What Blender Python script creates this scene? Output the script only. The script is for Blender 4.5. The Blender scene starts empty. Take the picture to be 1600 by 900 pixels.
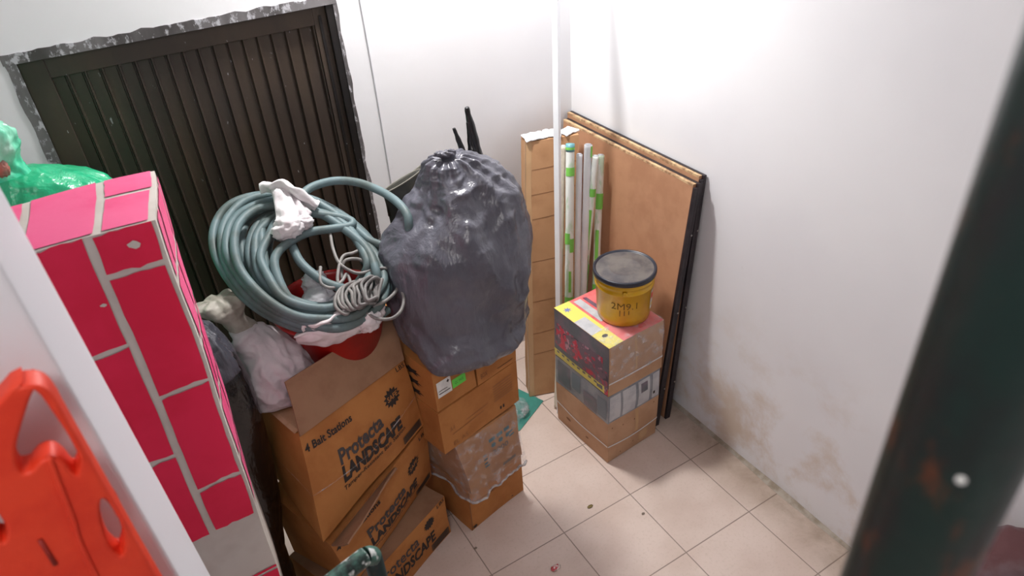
import bpy, bmesh, math, random
from mathutils import Vector, Matrix, noise
random.seed(7)
SC = bpy.context.scene
COL = SC.collection
PI = math.pi

# ------------------------------------------------------------------ camera
cam_d = bpy.data.cameras.new('camera')
cam = bpy.data.objects.new('camera', cam_d); COL.objects.link(cam)
SC.camera = cam
cam_d.sensor_width = 36.0
cam_d.lens = 36.0 * 1118.75 / 1600.0
cam_d.clip_start = 0.02
_r = Vector((0.85049165, -0.52233548, -0.06188381))
_d = Vector((-0.3406299, -0.4573038, -0.8214892))
_f = Vector((0.40079325, 0.71974918, -0.56685614))
_M = Matrix.Identity(4)
for _i in range(3):
    _M[_i][0] = _r[_i]; _M[_i][1] = -_d[_i]; _M[_i][2] = -_f[_i]
_M[0][3], _M[1][3], _M[2][3] = -1.83240517, -2.60274622, 2.41676634
cam.matrix_world = _M
cam_d.dof.use_dof = True
cam_d.dof.focus_distance = 2.5
cam_d.dof.aperture_fstop = 4.5

# ------------------------------------------------------------------ light and exposure
wd = bpy.data.worlds.new('world'); SC.world = wd; wd.use_nodes = True
wd.node_tree.nodes['Background'].inputs[0].default_value = (0.8, 0.87, 1.0, 1)
wd.node_tree.nodes['Background'].inputs[1].default_value = 0.3
SC.view_settings.view_transform = 'Standard'
SC.view_settings.look = 'None'
SC.view_settings.exposure = 0.0
SC.view_settings.gamma = 1.0
SC.view_settings.use_curve_mapping = False

def area_light(name, loc, target, size, size_y, watts, color):
    d = bpy.data.lights.new(name, 'AREA'); d.shape = 'RECTANGLE'
    d.size = size; d.size_y = size_y; d.energy = watts; d.color = color
    o = bpy.data.objects.new(name, d); COL.objects.link(o); o.location = loc
    o.rotation_euler = (Vector(target) - Vector(loc)).to_track_quat('-Z', 'Y').to_euler()
    return o
area_light('ceiling_lamp_light', (-0.78, -0.22, 2.75), (-0.80, -0.40, 0), 0.26, 0.16, 43, (1.0, 0.975, 0.95))
area_light('added_fill_light', (-2.3, -2.9, 3.3), (-1.3, -1.0, 0.6), 0.55, 0.55, 21, (1.0, 0.96, 0.93))  # added fill light behind the camera, brightens faces turned away from the main lamp

# ------------------------------------------------------------------ materials
def L(r, g, b):
    def c(x):
        x /= 255.0
        return x / 12.92 if x <= 0.04045 else ((x + 0.055) / 1.055) ** 2.4
    return (c(r), c(g), c(b), 1.0)

class NT:
    """small node builder"""
    def __init__(s, m):
        m.use_nodes = True; s.t = m.node_tree; s.n = s.t.nodes; s.l = s.t.links
        s.b = s.n['Principled BSDF']
        s.co = s.n.new('ShaderNodeTexCoord')
    def lk(s, a, b): s.l.new(a, b)
    def val(s, inp, v):
        if isinstance(v, bpy.types.NodeSocket): s.lk(v, inp)
        else: inp.default_value = v
    def math(s, op, a, b=0.0, c=0.0, clamp=False):
        n = s.n.new('ShaderNodeMath'); n.operation = op; n.use_clamp = clamp
        s.val(n.inputs[0], a); s.val(n.inputs[1], b); s.val(n.inputs[2], c)
        return n.outputs[0]
    def noise(s, scale, detail=3, rough=0.5, vec=None, dist=0.0):
        n = s.n.new('ShaderNodeTexNoise'); n.inputs['Scale'].default_value = scale
        n.inputs['Detail'].default_value = detail; n.inputs['Roughness'].default_value = rough
        n.inputs['Distortion'].default_value = dist
        s.lk(vec if vec else s.co.outputs['Object'], n.inputs['Vector'])
        return n.outputs['Fac']
    def mapping(s, scale=(1, 1, 1), rot=(0, 0, 0), src='Object'):
        n = s.n.new('ShaderNodeMapping'); n.inputs['Scale'].default_value = scale
        n.inputs['Rotation'].default_value = rot
        s.lk(s.co.outputs[src], n.inputs['Vector']); return n.outputs[0]
    def ramp(s, fac, lo, hi):
        n = s.n.new('ShaderNodeMapRange'); n.inputs[1].default_value = lo; n.inputs[2].default_value = hi
        n.interpolation_type = 'SMOOTHSTEP'
        s.lk(fac, n.inputs[0]); return n.outputs[0]
    def mix(s, fac, a, b):
        n = s.n.new('ShaderNodeMix'); n.data_type = 'RGBA'
        s.val(n.inputs[0], fac); s.val(n.inputs[6], a); s.val(n.inputs[7], b)
        return n.outputs[2]
    def xyz(s, src='Object'):
        n = s.n.new('ShaderNodeSeparateXYZ'); s.lk(s.co.outputs[src], n.inputs[0]); return n.outputs
    def bump(s, h, strength=0.3, dist=0.01):
        n = s.n.new('ShaderNodeBump'); n.inputs['Strength'].default_value = strength
        n.inputs['Distance'].default_value = dist
        s.lk(h, n.inputs['Height']); s.lk(n.outputs[0], s.b.inputs['Normal'])

def mat(name, col, rough=0.6, col2=None, scale=12, bump=0.0, bscale=60, metal=0.0, lo=0.4, hi=0.65,
        spec=None, coat=0.0, sub=0.0, stretch=None, dist=0.003, emit=None):
    m = bpy.data.materials.new(name); k = NT(m); b = k.b
    b.inputs['Roughness'].default_value = rough; b.inputs['Metallic'].default_value = metal
    if spec is not None: b.inputs['Specular IOR Level'].default_value = spec
    b.inputs['Coat Weight'].default_value = coat
    b.inputs['Coat Roughness'].default_value = 0.2
    vec = k.mapping(stretch) if stretch else None
    if col2: k.lk(k.mix(k.ramp(k.noise(scale, 4, 0.6, vec), lo, hi), col, col2), b.inputs['Base Color'])
    else: b.inputs['Base Color'].default_value = col
    if bump: k.bump(k.noise(bscale, 3, 0.55, vec), bump, dist)
    if sub:
        b.inputs['Subsurface Weight'].default_value = sub
        b.inputs['Subsurface Radius'].default_value = (0.02, 0.02, 0.02)
        b.inputs['Subsurface Scale'].default_value = 0.3
    return m

CARD = mat('cardboard', L(178, 128, 84), 0.75, L(166, 116, 74), 9, 0.15, 90, spec=0.25)
CARD2 = mat('cardboard_orange', L(182, 122, 68), 0.72, L(168, 108, 58), 7, 0.15, 90, spec=0.25)
CARD_RED = mat('cardboard_reddish', L(150, 70, 40), 0.72, L(130, 58, 34), 7, 0.15, 90, spec=0.25)
CARD_DULL = mat('cardboard_dull', L(158, 122, 96), 0.8, L(144, 108, 84), 8, 0.15, 80, spec=0.2)
CARD_TALL = mat('cardboard_tall', L(190, 146, 108), 0.75, L(176, 132, 96), 6, 0.15, 80, spec=0.25)
CARD_PALE = mat('cardboard_pale', L(190, 152, 122), 0.75, L(178, 140, 110), 7, 0.15, 80, spec=0.25)
INK = mat('black_ink', L(42, 34, 32), 0.7)
INK_FAINT = mat('faint_ink', L(120, 78, 46), 0.7)
INK_BLUE = mat('blue_ink', L(70, 110, 120), 0.7)
WHITE = mat('white_paper', L(232, 232, 230), 0.6, L(215, 214, 212), 20)
GREEN_STK = mat('green_sticker', L(95, 210, 70), 0.5)
TAPE = mat('packing_tape', L(196, 158, 118), 0.25, spec=0.6)

# ------------------------------------------------------------------ object helpers
def nvec(p):
    return Vector((noise.noise(p + Vector((11.3, 4.7, 2.9))), noise.noise(p + Vector((3.1, 17.9, 8.3))), noise.noise(p + Vector((7.7, 1.9, 23.1))))) * 1.2
def link(o, parent=None):
    COL.objects.link(o)
    if parent is not None: o.parent = parent
    return o
def rootloc(o):
    v = Vector((0, 0, 0))
    while o is not None:
        v += o.location; o = o.parent
    return v
def obj(name, V, F, m, parent=None, smooth=False, loc=None, mi=None):
    """mesh object from world-space vertices"""
    base = rootloc(parent) if parent is not None else Vector(loc if loc else (0, 0, 0))
    me = bpy.data.meshes.new(name)
    me.from_pydata([Vector(v) - base for v in V], [], F)
    ms = m if isinstance(m, (list, tuple)) else [m]
    for q in ms: me.materials.append(q)
    if mi:
        for p, i in zip(me.polygons, mi): p.material_index = i
    bm = bmesh.new(); bm.from_mesh(me)
    bmesh.ops.recalc_face_normals(bm, faces=bm.faces); bm.to_mesh(me); bm.free()
    if smooth:
        for p in me.polygons: p.use_smooth = True
    me.update()
    o = bpy.data.objects.new(name, me); link(o, parent)
    if parent is None: o.location = base
    return o
def thing(name, label, cat, loc, group=None):
    o = bpy.data.objects.new(name, None); link(o); o.location = loc
    o.empty_display_size = 0.1
    return tag(o, label, cat, group)
def tag(o, label, cat, group=None):
    o['label'] = label; o['category'] = cat
    if group: o['group'] = group
    return o
def struct(o):
    o['kind'] = 'structure'; return o
def bevel(o, w=0.003, seg=2, ang=40):
    b = o.modifiers.new('bevel', 'BEVEL'); b.width = w; b.segments = seg
    b.limit_method = 'ANGLE'; b.angle_limit = math.radians(ang); return o
def sharp(o, ang=35):
    for p in o.data.polygons: p.use_smooth = True
    o.data.set_sharp_from_angle(angle=math.radians(ang)); return o

class MB:
    def __init__(s): s.V = []; s.F = []; s.I = []
    def add(s, V, F, i=0):
        n = len(s.V); s.V += [Vector(v) for v in V]
        s.F += [tuple(a + n for a in f) for f in F]; s.I += [i] * len(F); return s
    def box(s, a, b, i=0):
        x0, y0, z0 = a; x1, y1, z1 = b
        V = [(x, y, z) for x in (x0, x1) for y in (y0, y1) for z in (z0, z1)]
        return s.add(V, [(0, 1, 3, 2), (4, 6, 7, 5), (0, 4, 5, 1), (2, 3, 7, 6), (0, 2, 6, 4), (1, 5, 7, 3)], i)
    def hexa(s, c, i=0):
        """c: 8 corners, bottom 4 ccw then top 4"""
        return s.add(c, [(3, 2, 1, 0), (4, 5, 6, 7), (0, 1, 5, 4), (1, 2, 6, 5), (2, 3, 7, 6), (3, 0, 4, 7)], i)
    def quad(s, a, b, c, d, i=0): return s.add([a, b, c, d], [(0, 1, 2, 3)], i)
    def build(s, name, m, parent=None, smooth=False, loc=None):
        return obj(name, s.V, s.F, m, parent, smooth, loc, s.I)

def catmull(P, n, closed=False):
    P = [Vector(p) for p in P]; out = []
    N = len(P); segs = N if closed else N - 1
    for i in range(segs):
        if closed: a, b, c, d = P[(i - 1) % N], P[i], P[(i + 1) % N], P[(i + 2) % N]
        else: a, b, c, d = P[max(i - 1, 0)], P[i], P[i + 1], P[min(i + 2, N - 1)]
        for k in range(n):
            t = k / n
            out.append(0.5 * ((2 * b) + (c - a) * t + (2 * a - 5 * b + 4 * c - d) * t * t + (3 * b - a - 3 * c + d) * t ** 3))
    if not closed: out.append(P[-1])
    return out
def sweep(mb, path, r, sides=10, closed=False, cap=True, i=0, rfun=None):
    n = len(path); prev = None; V = []; F = []
    up = None
    for j, p in enumerate(path):
        a = path[(j - 1) % n] if (closed or j > 0) else path[j]
        b = path[(j + 1) % n] if (closed or j < n - 1) else path[j]
        t = (b - a)
        t = t.normalized() if t.length > 1e-9 else Vector((0, 0, 1))
        if up is None:
            up = Vector((0, 0, 1)) if abs(t.z) < 0.9 else Vector((1, 0, 0))
        up = (up - t * up.dot(t))
        if up.length < 1e-6: up = t.orthogonal()
        up.normalize(); side = t.cross(up)
        rr = r if rfun is None else rfun(j / max(1, n - 1)) * r
        for k in range(sides):
            q = 2 * PI * k / sides
            V.append(p + (up * math.cos(q) + side * math.sin(q)) * rr)
    for j in range(n if closed else n - 1):
        for k in range(sides):
            a0 = j * sides + k; a1 = j * sides + (k + 1) % sides
            b0 = ((j + 1) % n) * sides + k; b1 = ((j + 1) % n) * sides + (k + 1) % sides
            F.append((a0, a1, b1, b0))
    if cap and not closed:
        F.append(tuple(range(sides))[::-1]); F.append(tuple((n - 1) * sides + k for k in range(sides)))
    mb.add(V, F, i)
def tube(name, pts, r, m, parent=None, n=8, sides=12, closed=False, **kw):
    mb = MB(); sweep(mb, catmull(pts, n, closed) if n > 1 else [Vector(p) for p in pts], r, sides, closed, **kw)
    return mb.build(name, m, parent, True)
def lathe(mb, c, prof, seg=48, axis=Vector((0, 0, 1)), i=0, cap=True, warp=None):
    """prof: (radius, height)"""
    ax = axis.normalized(); e1 = ax.orthogonal().normalized(); e2 = ax.cross(e1)
    V = []; F = []
    for (r, h) in prof:
        for k in range(seg):
            q = 2 * PI * k / seg
            v = Vector(c) + ax * h + (e1 * math.cos(q) + e2 * math.sin(q)) * max(r, 1e-4)
            V.append(warp(v) if warp else v)
    for j in range(len(prof) - 1):
        for k in range(seg):
            F.append((j * seg + k, j * seg + (k + 1) % seg, (j + 1) * seg + (k + 1) % seg, (j + 1) * seg + k))
    if cap:
        F.append(tuple(range(seg))[::-1]); F.append(tuple((len(prof) - 1) * seg + k for k in range(seg)))
    mb.add(V, F, i)

_tc = {}
def text_geo(s, off=0.0, res=2):
    key = (s, off)
    if key in _tc: return _tc[key]
    c = bpy.data.curves.new('txt', 'FONT'); c.body = s; c.size = 1; c.offset = off; c.resolution_u = res
    o = bpy.data.objects.new('txt', c); COL.objects.link(o)
    dg = bpy.context.evaluated_depsgraph_get()
    me = bpy.data.meshes.new_from_object(o.evaluated_get(dg))
    V = [v.co.copy() for v in me.vertices]; F = [tuple(p.vertices) for p in me.polygons]
    bpy.data.objects.remove(o); bpy.data.curves.remove(c); bpy.data.meshes.remove(me)
    x0 = min(v.x for v in V); x1 = max(v.x for v in V)
    V = [((v.x - x0) / (x1 - x0), v.y / 0.72) for v in V]
    _tc[key] = (V, F); return V, F
def burst(n=14, r0=0.76):
    V = [(0.0, 0.0)] + [((1 if k % 2 == 0 else r0) * math.cos(PI * k / n), (1 if k % 2 == 0 else r0) * math.sin(PI * k / n)) for k in range(2 * n)]
    return V, [(0, 1 + k, 1 + (k + 1) % (2 * n)) for k in range(2 * n)]

class Hex:
    """carton as a warped cube: corners c[(i,j,k)] i=right, j=back, k=up"""
    def __init__(s, c, bulge=(0, 0, 0), amp=0.002, seed=0, freq=5.0):
        s.c = {k: Vector(v) for k, v in c.items()}; s.bulge = bulge; s.amp = amp; s.seed = seed; s.freq = freq
        g = sum(s.c.values(), Vector()) / 8; s.cen = g
        s.ax = ((s.c[1, 0, 0] - s.c[0, 0, 0]).normalized())
        s.ay = ((s.c[1, 1, 0] - s.c[1, 0, 0]).normalized())
        s.az = ((s.c[0, 0, 1] - s.c[0, 0, 0]).normalized())
    def P(s, u, v, w, lift=0.0, face=None):
        p = Vector()
        for i in (0, 1):
            for j in (0, 1):
                for k in (0, 1):
                    p += s.c[i, j, k] * ((u if i else 1 - u) * (v if j else 1 - v) * (w if k else 1 - w))
        uu, vv, ww = [min(max(a, 0), 1) for a in (u, v, w)]
        p += s.ay * (-s.bulge[1]) * math.sin(PI * uu) * math.sin(PI * ww) * (1 - 2 * vv)
        p += s.ax * (-s.bulge[0]) * math.sin(PI * vv) * math.sin(PI * ww) * (1 - 2 * uu)
        p += s.az * (s.bulge[2]) * math.sin(PI * uu) * math.sin(PI * vv) * (2 * ww - 1)
        if s.amp:
            q = p * s.freq + Vector((s.seed * 3.1, s.seed * 1.7, s.seed))
            p = p + nvec(q) * s.amp
        if lift:
            p += {'front': -s.ay, 'left': -s.ax, 'top': s.az, 'right': s.ax, 'back': s.ay}[face] * lift
        return p
    def on(s, face, a, b, lift=0.0012):
        if face == 'front': return s.P(a, 0, b, lift, face)
        if face == 'left': return s.P(0, 1 - a, b, lift, face)
        if face == 'right': return s.P(1, a, b, lift, face)
        if face == 'top': return s.P(a, b, 1, lift, face)
    def mesh(s, N=10, mb=None, i=0):
        mb = mb or MB(); idx = {}; V = []; F = []
        def vid(a, b, c):
            k = (a, b, c)
            if k not in idx: idx[k] = len(V); V.append(s.P(a / N, b / N, c / N))
            return idx[k]
        for a in range(N):
            for b in range(N):
                F.append((vid(a, b, 0), vid(a, b + 1, 0), vid(a + 1, b + 1, 0), vid(a + 1, b, 0)))
                F.append((vid(a, b, N), vid(a + 1, b, N), vid(a + 1, b + 1, N), vid(a, b + 1, N)))
                F.append((vid(a, 0, b), vid(a + 1, 0, b), vid(a + 1, 0, b + 1), vid(a, 0, b + 1)))
                F.append((vid(a, N, b), vid(a, N, b + 1), vid(a + 1, N, b + 1), vid(a + 1, N, b)))
                F.append((vid(0, a, b), vid(0, a, b + 1), vid(0, a + 1, b + 1), vid(0, a + 1, b)))
                F.append((vid(N, a, b), vid(N, a + 1, b), vid(N, a + 1, b + 1), vid(N, a, b + 1)))
        mb.add(V, F, i); return mb
    def patch(s, mb, face, a0, a1, b0, b1, i=0, lift=0.0012, n=6, shear=0.0):
        V = []; F = []
        for y in range(n + 1):
            for x in range(n + 1):
                a = a0 + (a1 - a0) * x / n; b = b0 + (b1 - b0) * y / n + shear * x / n
                V.append(s.on(face, a, b, lift))
        for y in range(n):
            for x in range(n):
                q = y * (n + 1) + x; F.append((q, q + 1, q + n + 2, q + n + 1))
        mb.add(V, F, i)
    def text(s, mb, face, txt, a0, a1, b0, b1, h, i=0, off=0.0, lift=0.0014):
        """baseline from (a0,b0) to (a1,b1), letter height h (in face units)"""
        V, F = text_geo(txt, off)
        mb.add([s.on(face, a0 + (a1 - a0) * x, b0 + (b1 - b0) * x + y * h, lift) for x, y in V], F, i)
    def shape(s, mb, face, geo, a, b, ra, rb, i=0, lift=0.0014, rot=0.0):
        V, F = geo
        mb.add([s.on(face, a + ra * (x * math.cos(rot) - y * math.sin(rot)), b + rb * (x * math.sin(rot) + y * math.cos(rot)), lift) for x, y in V], F, i)
    def strap(s, mb, w0, w1, th=0.008, lift=0.002, i=0, faces=('left', 'front', 'right'), sag=0.02, n=10):
        """flat band around the box, height w0 at the front edge to w1"""
        for f in faces:
            V = []; F = []
            for x in range(n + 1):
                a = x / n
                if f == 'left': b = w0 + (w1 - w0) * (a)
                elif f == 'front': b = w1 - sag * math.sin(PI * a)
                else: b = w1 + (w0 - w1) * a
                p = s.on(f, a, b, lift)
                V += [p - s.az * th / 2, p + s.az * th / 2]
            for x in range(n): F.append((2 * x, 2 * x + 2, 2 * x + 3, 2 * x + 1))
            mb.add(V, F, i)

def hexc(f0, f1, b1, b0, z0, F0, F1, B1, B0, z1):
    """bottom corners front-left, front-right, back-right, back-left (x,y), then the top ones"""
    z0 = z0 if isinstance(z0, (list, tuple)) else [z0] * 4
    z1 = z1 if isinstance(z1, (list, tuple)) else [z1] * 4
    return {(0, 0, 0): (*f0, z0[0]), (1, 0, 0): (*f1, z0[1]), (1, 1, 0): (*b1, z0[2]), (0, 1, 0): (*b0, z0[3]),
            (0, 0, 1): (*F0, z1[0]), (1, 0, 1): (*F1, z1[1]), (1, 1, 1): (*B1, z1[2]), (0, 1, 1): (*B0, z1[3])}

def sheet(P00, P10, P01, P11, nx, ny, th, fn=None):
    """thin solid sheet between four corners, fn(a,b)->offset vector"""
    P00, P10, P01, P11 = map(Vector, (P00, P10, P01, P11))
    nrm = (P10 - P00).cross(P01 - P00).normalized()
    V = []; F = []
    for s_ in (0, 1):
        for y in range(ny + 1):
            for x in range(nx + 1):
                a = x / nx; b = y / ny
                p = (P00 * (1 - a) + P10 * a) * (1 - b) + (P01 * (1 - a) + P11 * a) * b
                if fn: p = p + fn(a, b)
                V.append(p + nrm * th * (s_ - 0.5))
    o = (nx + 1) * (ny + 1)
    for y in range(ny):
        for x in range(nx):
            q = y * (nx + 1) + x
            F.append((q, q + nx + 1, q + nx + 2, q + 1)); F.append((o + q, o + q + 1, o + q + nx + 2, o + q + nx + 1))
    for x in range(nx):
        F.append((x, x + 1, o + x + 1, o + x)); q = ny * (nx + 1) + x; F.append((q + 1, q, o + q, o + q + 1))
    for y in range(ny):
        q = y * (nx + 1); F.append((q + nx + 1, q, o + q, o + q + nx + 1)); q += nx; F.append((q, q + nx + 1, o + q + nx + 1, o + q))
    return V, F

def ridged(p, oct_=3):
    a = 1.0; f = 1.0; t = 0.0
    for _ in range(oct_):
        t += a * (1 - 2 * abs(noise.noise(p * f))); a *= 0.5; f *= 2.07
    return t
def bag(name, rings, m, parent, amp=0.012, freq=7.0, stretch=(1, 1, 0.45), seed=0, n=96, k=12, pleat=0.0, pleatn=15, sq=2.0, smooth=True, fine=0.25):
    """crumpled sack lofted through rings (cx, cy, z, rx, ry[, twist]); pleats grow towards the last rings"""
    R = catmull([Vector((r[0], r[1], r[2])) for r in rings], k)
    S = catmull([Vector((r[3], r[4], 0)) for r in rings], k)
    N = len(R); V = []; F = []
    for j in range(N):
        t = j / (N - 1)
        for a in range(n):
            q = 2 * PI * a / n; c, s_ = math.cos(q), math.sin(q)
            e = 2.0 / sq
            x = math.copysign(abs(c) ** e, c); y = math.copysign(abs(s_) ** e, s_)
            p = R[j] + Vector((x * max(S[j].x, .003), y * max(S[j].y, .003), 0))
            out = Vector((c, s_, 0.0))
            w = min(1.0, max(S[j].x, S[j].y) / 0.05)
            sp = Vector((p.x * stretch[0], p.y * stretch[1], p.z * stretch[2])) * freq + Vector((seed, seed * 2.3, seed * .7))
            warp = nvec(p * 3.0 + Vector((seed, 0, 0))) * 0.6
            d = amp * (ridged(sp + warp, 3) - 0.5) + amp * fine * ridged(p * freq * 3.3 + warp, 2)
            if pleat: d += pleat * t * t * math.sin(q * pleatn + 3 * noise.noise(p * 4 + Vector((seed, 0, 0))))
            V.append(p + out * d * w + Vector((0, 0, 1)) * d * 0.3 * w)
    for j in range(N - 1):
        for a in range(n):
            F.append((j * n + a, j * n + (a + 1) % n, (j + 1) * n + (a + 1) % n, (j + 1) * n + a))
    F.append(tuple(range(n))[::-1]); F.append(tuple((N - 1) * n + a for a in range(n)))
    return obj(name, V, F, m, parent, smooth)
def crumple(mb, c, r, seed=0, amp=0.25, freq=2.2, i=0, sub=4):
    bm = bmesh.new(); bmesh.ops.create_icosphere(bm, subdivisions=sub, radius=1)
    V = []
    for v in bm.verts:
        d = v.co.normalized(); k = 1 + amp * ridged(d * freq + Vector((seed * 7.3, seed, 0)), 3) - amp * .5
        V.append(Vector(c) + Vector((d.x * r[0], d.y * r[1], d.z * r[2])) * k)
    mb.add(V, [tuple(v.index for v in f.verts) for f in bm.faces], i); bm.free()

# ================================================================== the setting
def wall_mat():
    m = bpy.data.materials.new('white_wall_paint'); k = NT(m); b = k.b
    b.inputs['Roughness'].default_value = 0.55; b.inputs['Specular IOR Level'].default_value = 0.3
    z = k.xyz()[2]
    base = k.mix(k.ramp(k.noise(1.6, 3), 0.35, 0.7), L(236, 236, 239), L(229, 229, 233))
    low = k.math('SUBTRACT', 1.0, k.ramp(z, 0.1, 0.85))
    st = k.math('MULTIPLY', k.ramp(k.noise(3.0, 6, 0.65, dist=0.15), 0.46, 0.68), low)
    st = k.math('MULTIPLY', st, 0.62)
    base = k.mix(st, base, L(196, 168, 132))
    sc = k.math('MULTIPLY', k.ramp(k.noise(13, 6, 0.7), 0.66, 0.74), k.math('MULTIPLY', k.math('SUBTRACT', 1.0, k.ramp(z, 0.6, 1.6)), 0.25))
    base = k.mix(sc, base, L(150, 140, 132))
    k.lk(base, b.inputs['Base Color']); k.bump(k.noise(28, 4), 0.12, 0.004)
    return m
def floor_mat():
    m = bpy.data.materials.new('floor_tiles'); k = NT(m); b = k.b
    x, y, z = k.xyz()
    T = 0.333
    def line(v, o):
        f = k.math('FRACT', k.math('DIVIDE', k.math('ADD', v, o), T))
        d = k.math('ABSOLUTE', k.math('SUBTRACT', f, 0.5))
        return k.ramp(d, 0.5 - 0.0085, 0.5 - 0.004)
    g = k.math('MAXIMUM', line(x, 0.517 + 10 * T), line(y, 0.78 + 20 * T))
    tile = k.mix(k.ramp(k.noise(5, 4), 0.35, 0.7), L(216, 198, 188), L(206, 186, 175))
    tile = k.mix(k.math('MULTIPLY', k.ramp(k.noise(90, 3, 0.7), 0.5, 0.7), 0.35), tile, L(190, 172, 156))
    # dirt gathered along the right wall
    near = k.ramp(x, -0.26, -0.01)
    dirt = k.math('MULTIPLY', k.math('ADD', k.math('MULTIPLY', k.noise(8, 5, 0.65, dist=0.4), 1.3), -0.1), near, clamp=True)
    tile = k.mix(k.math('MULTIPLY', dirt, 1.0, clamp=True), tile, L(140, 122, 102))
    sp = k.ramp(k.noise(34, 3, 0.6), 0.73, 0.77)
    tile = k.mix(k.math('MULTIPLY', sp, 0.5), tile, L(120, 104, 84))
    col = k.mix(k.math('MULTIPLY', g, 0.72), tile, L(112, 96, 84))
    k.lk(col, b.inputs['Base Color'])
    b.inputs['Roughness'].default_value = 0.42
    b.inputs['Specular IOR Level'].default_value = 0.4
    k.bump(k.math('SUBTRACT', 1.0, g), 0.4, 0.002)
    return m
WALL = wall_mat(); FLOOR = floor_mat()
CEIL = mat('ceiling_white', L(235, 235, 235), 0.7)
X0, Y0, ZC = -3.3, -4.3, 3.4
DX0, DX1, DZ = -2.03, -1.015, 1.872
struct(MB().box((X0, Y0, -0.1), (0.0, 0.0, 0.0)).build('floor', FLOOR))
struct(MB().box((0, Y0 - .1, -0.1), (0.12, 0.14, ZC)).build('wall_right', WALL))
w = MB()
w.box((X0, 0, -0.1), (DX0, 0.14, ZC)); w.box((DX1, 0, -0.1), (0, 0.14, ZC)); w.box((DX0, 0, DZ), (DX1, 0.14, ZC))
w.box((DX0, 0.08, -0.1), (DX1, 0.14, DZ))
struct(w.build('wall_back', WALL))
struct(MB().box((X0 - .12, Y0 - .1, -0.1), (X0, 0.14, ZC)).build('wall_left', WALL))
struct(MB().box((X0, Y0 - .12, -0.1), (0, Y0, ZC)).build('wall_front', WALL))
struct(MB().box((X0 - .12, Y0 - .12, ZC), (0.12, 0.14, ZC + .1)).build('ceiling', CEIL))
# thin painted wire run down the back wall beside the door
WIRE = mat('painted_wire', L(206, 206, 212), 0.5)
_p = [Vector((-0.918 + 0.002 * math.sin(z * 5), -0.0025, z)) for z in [0.02 + 0.1 * i for i in range(34)]]
_m = MB(); sweep(_m, _p, 0.0028, 8); struct(_m.build('trim_1', WIRE, None, True))
# cement fillet along the foot of the right wall
FIL = mat('cement_fillet', L(170, 160, 148), 0.85, L(140, 128, 112), 14, 0.3, 60)
_m = MB(); V = []; F = []
n = 80
for i in range(n + 1):
    y = -4.2 + 4.15 * i / n
    r = 0.014 + 0.010 * (noise.noise(Vector((0, y * 3.1, 1))) + 0.5)
    V += [(-r, y, 0.0006), (-0.0005, y, 0.0006), (-0.0005, y, r * 0.6)]
for i in range(n):
    a = 3 * i
    F += [(a, a + 3, a + 4, a + 1), (a + 1, a + 4, a + 5, a + 2), (a + 2, a + 5, a + 3, a)]
_m.add(V, F); struct(_m.build('baseboard_right', FIL, None))

# ------------------------------------------------------------------ the black metal door
def door_paint(name, c1, c2, speck, edge):
    m = bpy.data.materials.new(name); k = NT(m); b = k.b
    v = k.mapping((1, 1, 0.25))
    col = k.mix(k.ramp(k.noise(6, 4, 0.6, v), 0.35, 0.7), c1, c2)
    s1 = k.ramp(k.noise(55, 3, 0.6, k.mapping((1, 1, 0.4))), speck - 0.03, speck)
    col = k.mix(k.math('MULTIPLY', s1, 0.7), col, L(190, 190, 195))
    if edge:
        e = k.ramp(k.noise(38, 5, 0.7, k.mapping((1, 1, 0.6))), edge, edge + 0.1)
        col = k.mix(k.math('MULTIPLY', e, 0.75), col, L(205, 205, 212))
    k.lk(col, b.inputs['Base Color']); b.inputs['Roughness'].default_value = 0.38
    k.bump(k.noise(40, 4), 0.15, 0.003)
    return m
DOORM = door_paint('dark_brown_door_paint', L(58, 49, 44), L(72, 60, 50), 0.74, 0)
JAMBM = door_paint('black_jamb_paint', L(20, 18, 18), L(30, 27, 26), 0.72, 0.78)
EDGEM = door_paint('worn_black_paint_edge', L(62, 58, 58), L(122, 119, 121), 0.68, 0.52)
door = bpy.data.objects.new('door_1', None); link(door); door.location = (-1.52, 0.02, 0); struct(door)
fr = MB()
def wob(x, s): return 0.006 * noise.noise(Vector((x * 9, s, 0)))
def strip(mb, a, b, w_in, w_out, nrm, n=60, seed=0, y=-0.003):
    """irregular painted border between a and b: width w_in inward, w_out outward"""
    a = Vector(a); b = Vector(b); V = []; F = []
    for i in range(n + 1):
        t = i / n; p = a.lerp(b, t)
        o = w_out + 0.010 * noise.noise(Vector((t * 22, seed, 3))) + 0.006 * noise.noise(Vector((t * 60, seed, 5)))
        q0 = p - Vector(nrm) * w_in; q1 = p + Vector(nrm) * max(o, .001)
        V += [(q0.x, y, q0.z), (q1.x, y, q1.z), (q1.x, 0.0005, q1.z), (q0.x, 0.0005, q0.z)]
    for i in range(n):
        k = 4 * i
        F += [(k, k + 4, k + 5, k + 1), (k + 1, k + 5, k + 6, k + 2), (k + 3, k + 7, k + 4, k)]
    mb.add(V, F)
strip(fr, (DX0, 0, 0.01), (DX0, 0, DZ - 0.012), 0.024, 0.008, (-1, 0, 0), seed=1)
strip(fr, (DX1, 0, 0.01), (DX1, 0, DZ), 0.004, 0.010, (1, 0, 0), seed=2)
strip(fr, (DX0 - 0.01, 0, DZ), (DX1 + 0.008, 0, DZ), 0.023, 0.008, (0, 0, 1), seed=4, y=-0.0038)
fr.build('painted_edge', EDGEM, door)
jm = MB()
jm.box((DX1 - 0.030, 0.0, 0.0), (DX1 - 0.0005, 0.078, DZ - 0.001)); jm.box((DX0 + .001, 0.0, 0.0), (DX0 + 0.022, 0.078, DZ - .001))
jm.box((DX0 + .022, 0.0, DZ - 0.022), (DX1 - .03, 0.078, DZ - .001))
jm.build('door_frame', JAMBM, door)
lf = MB()
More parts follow.
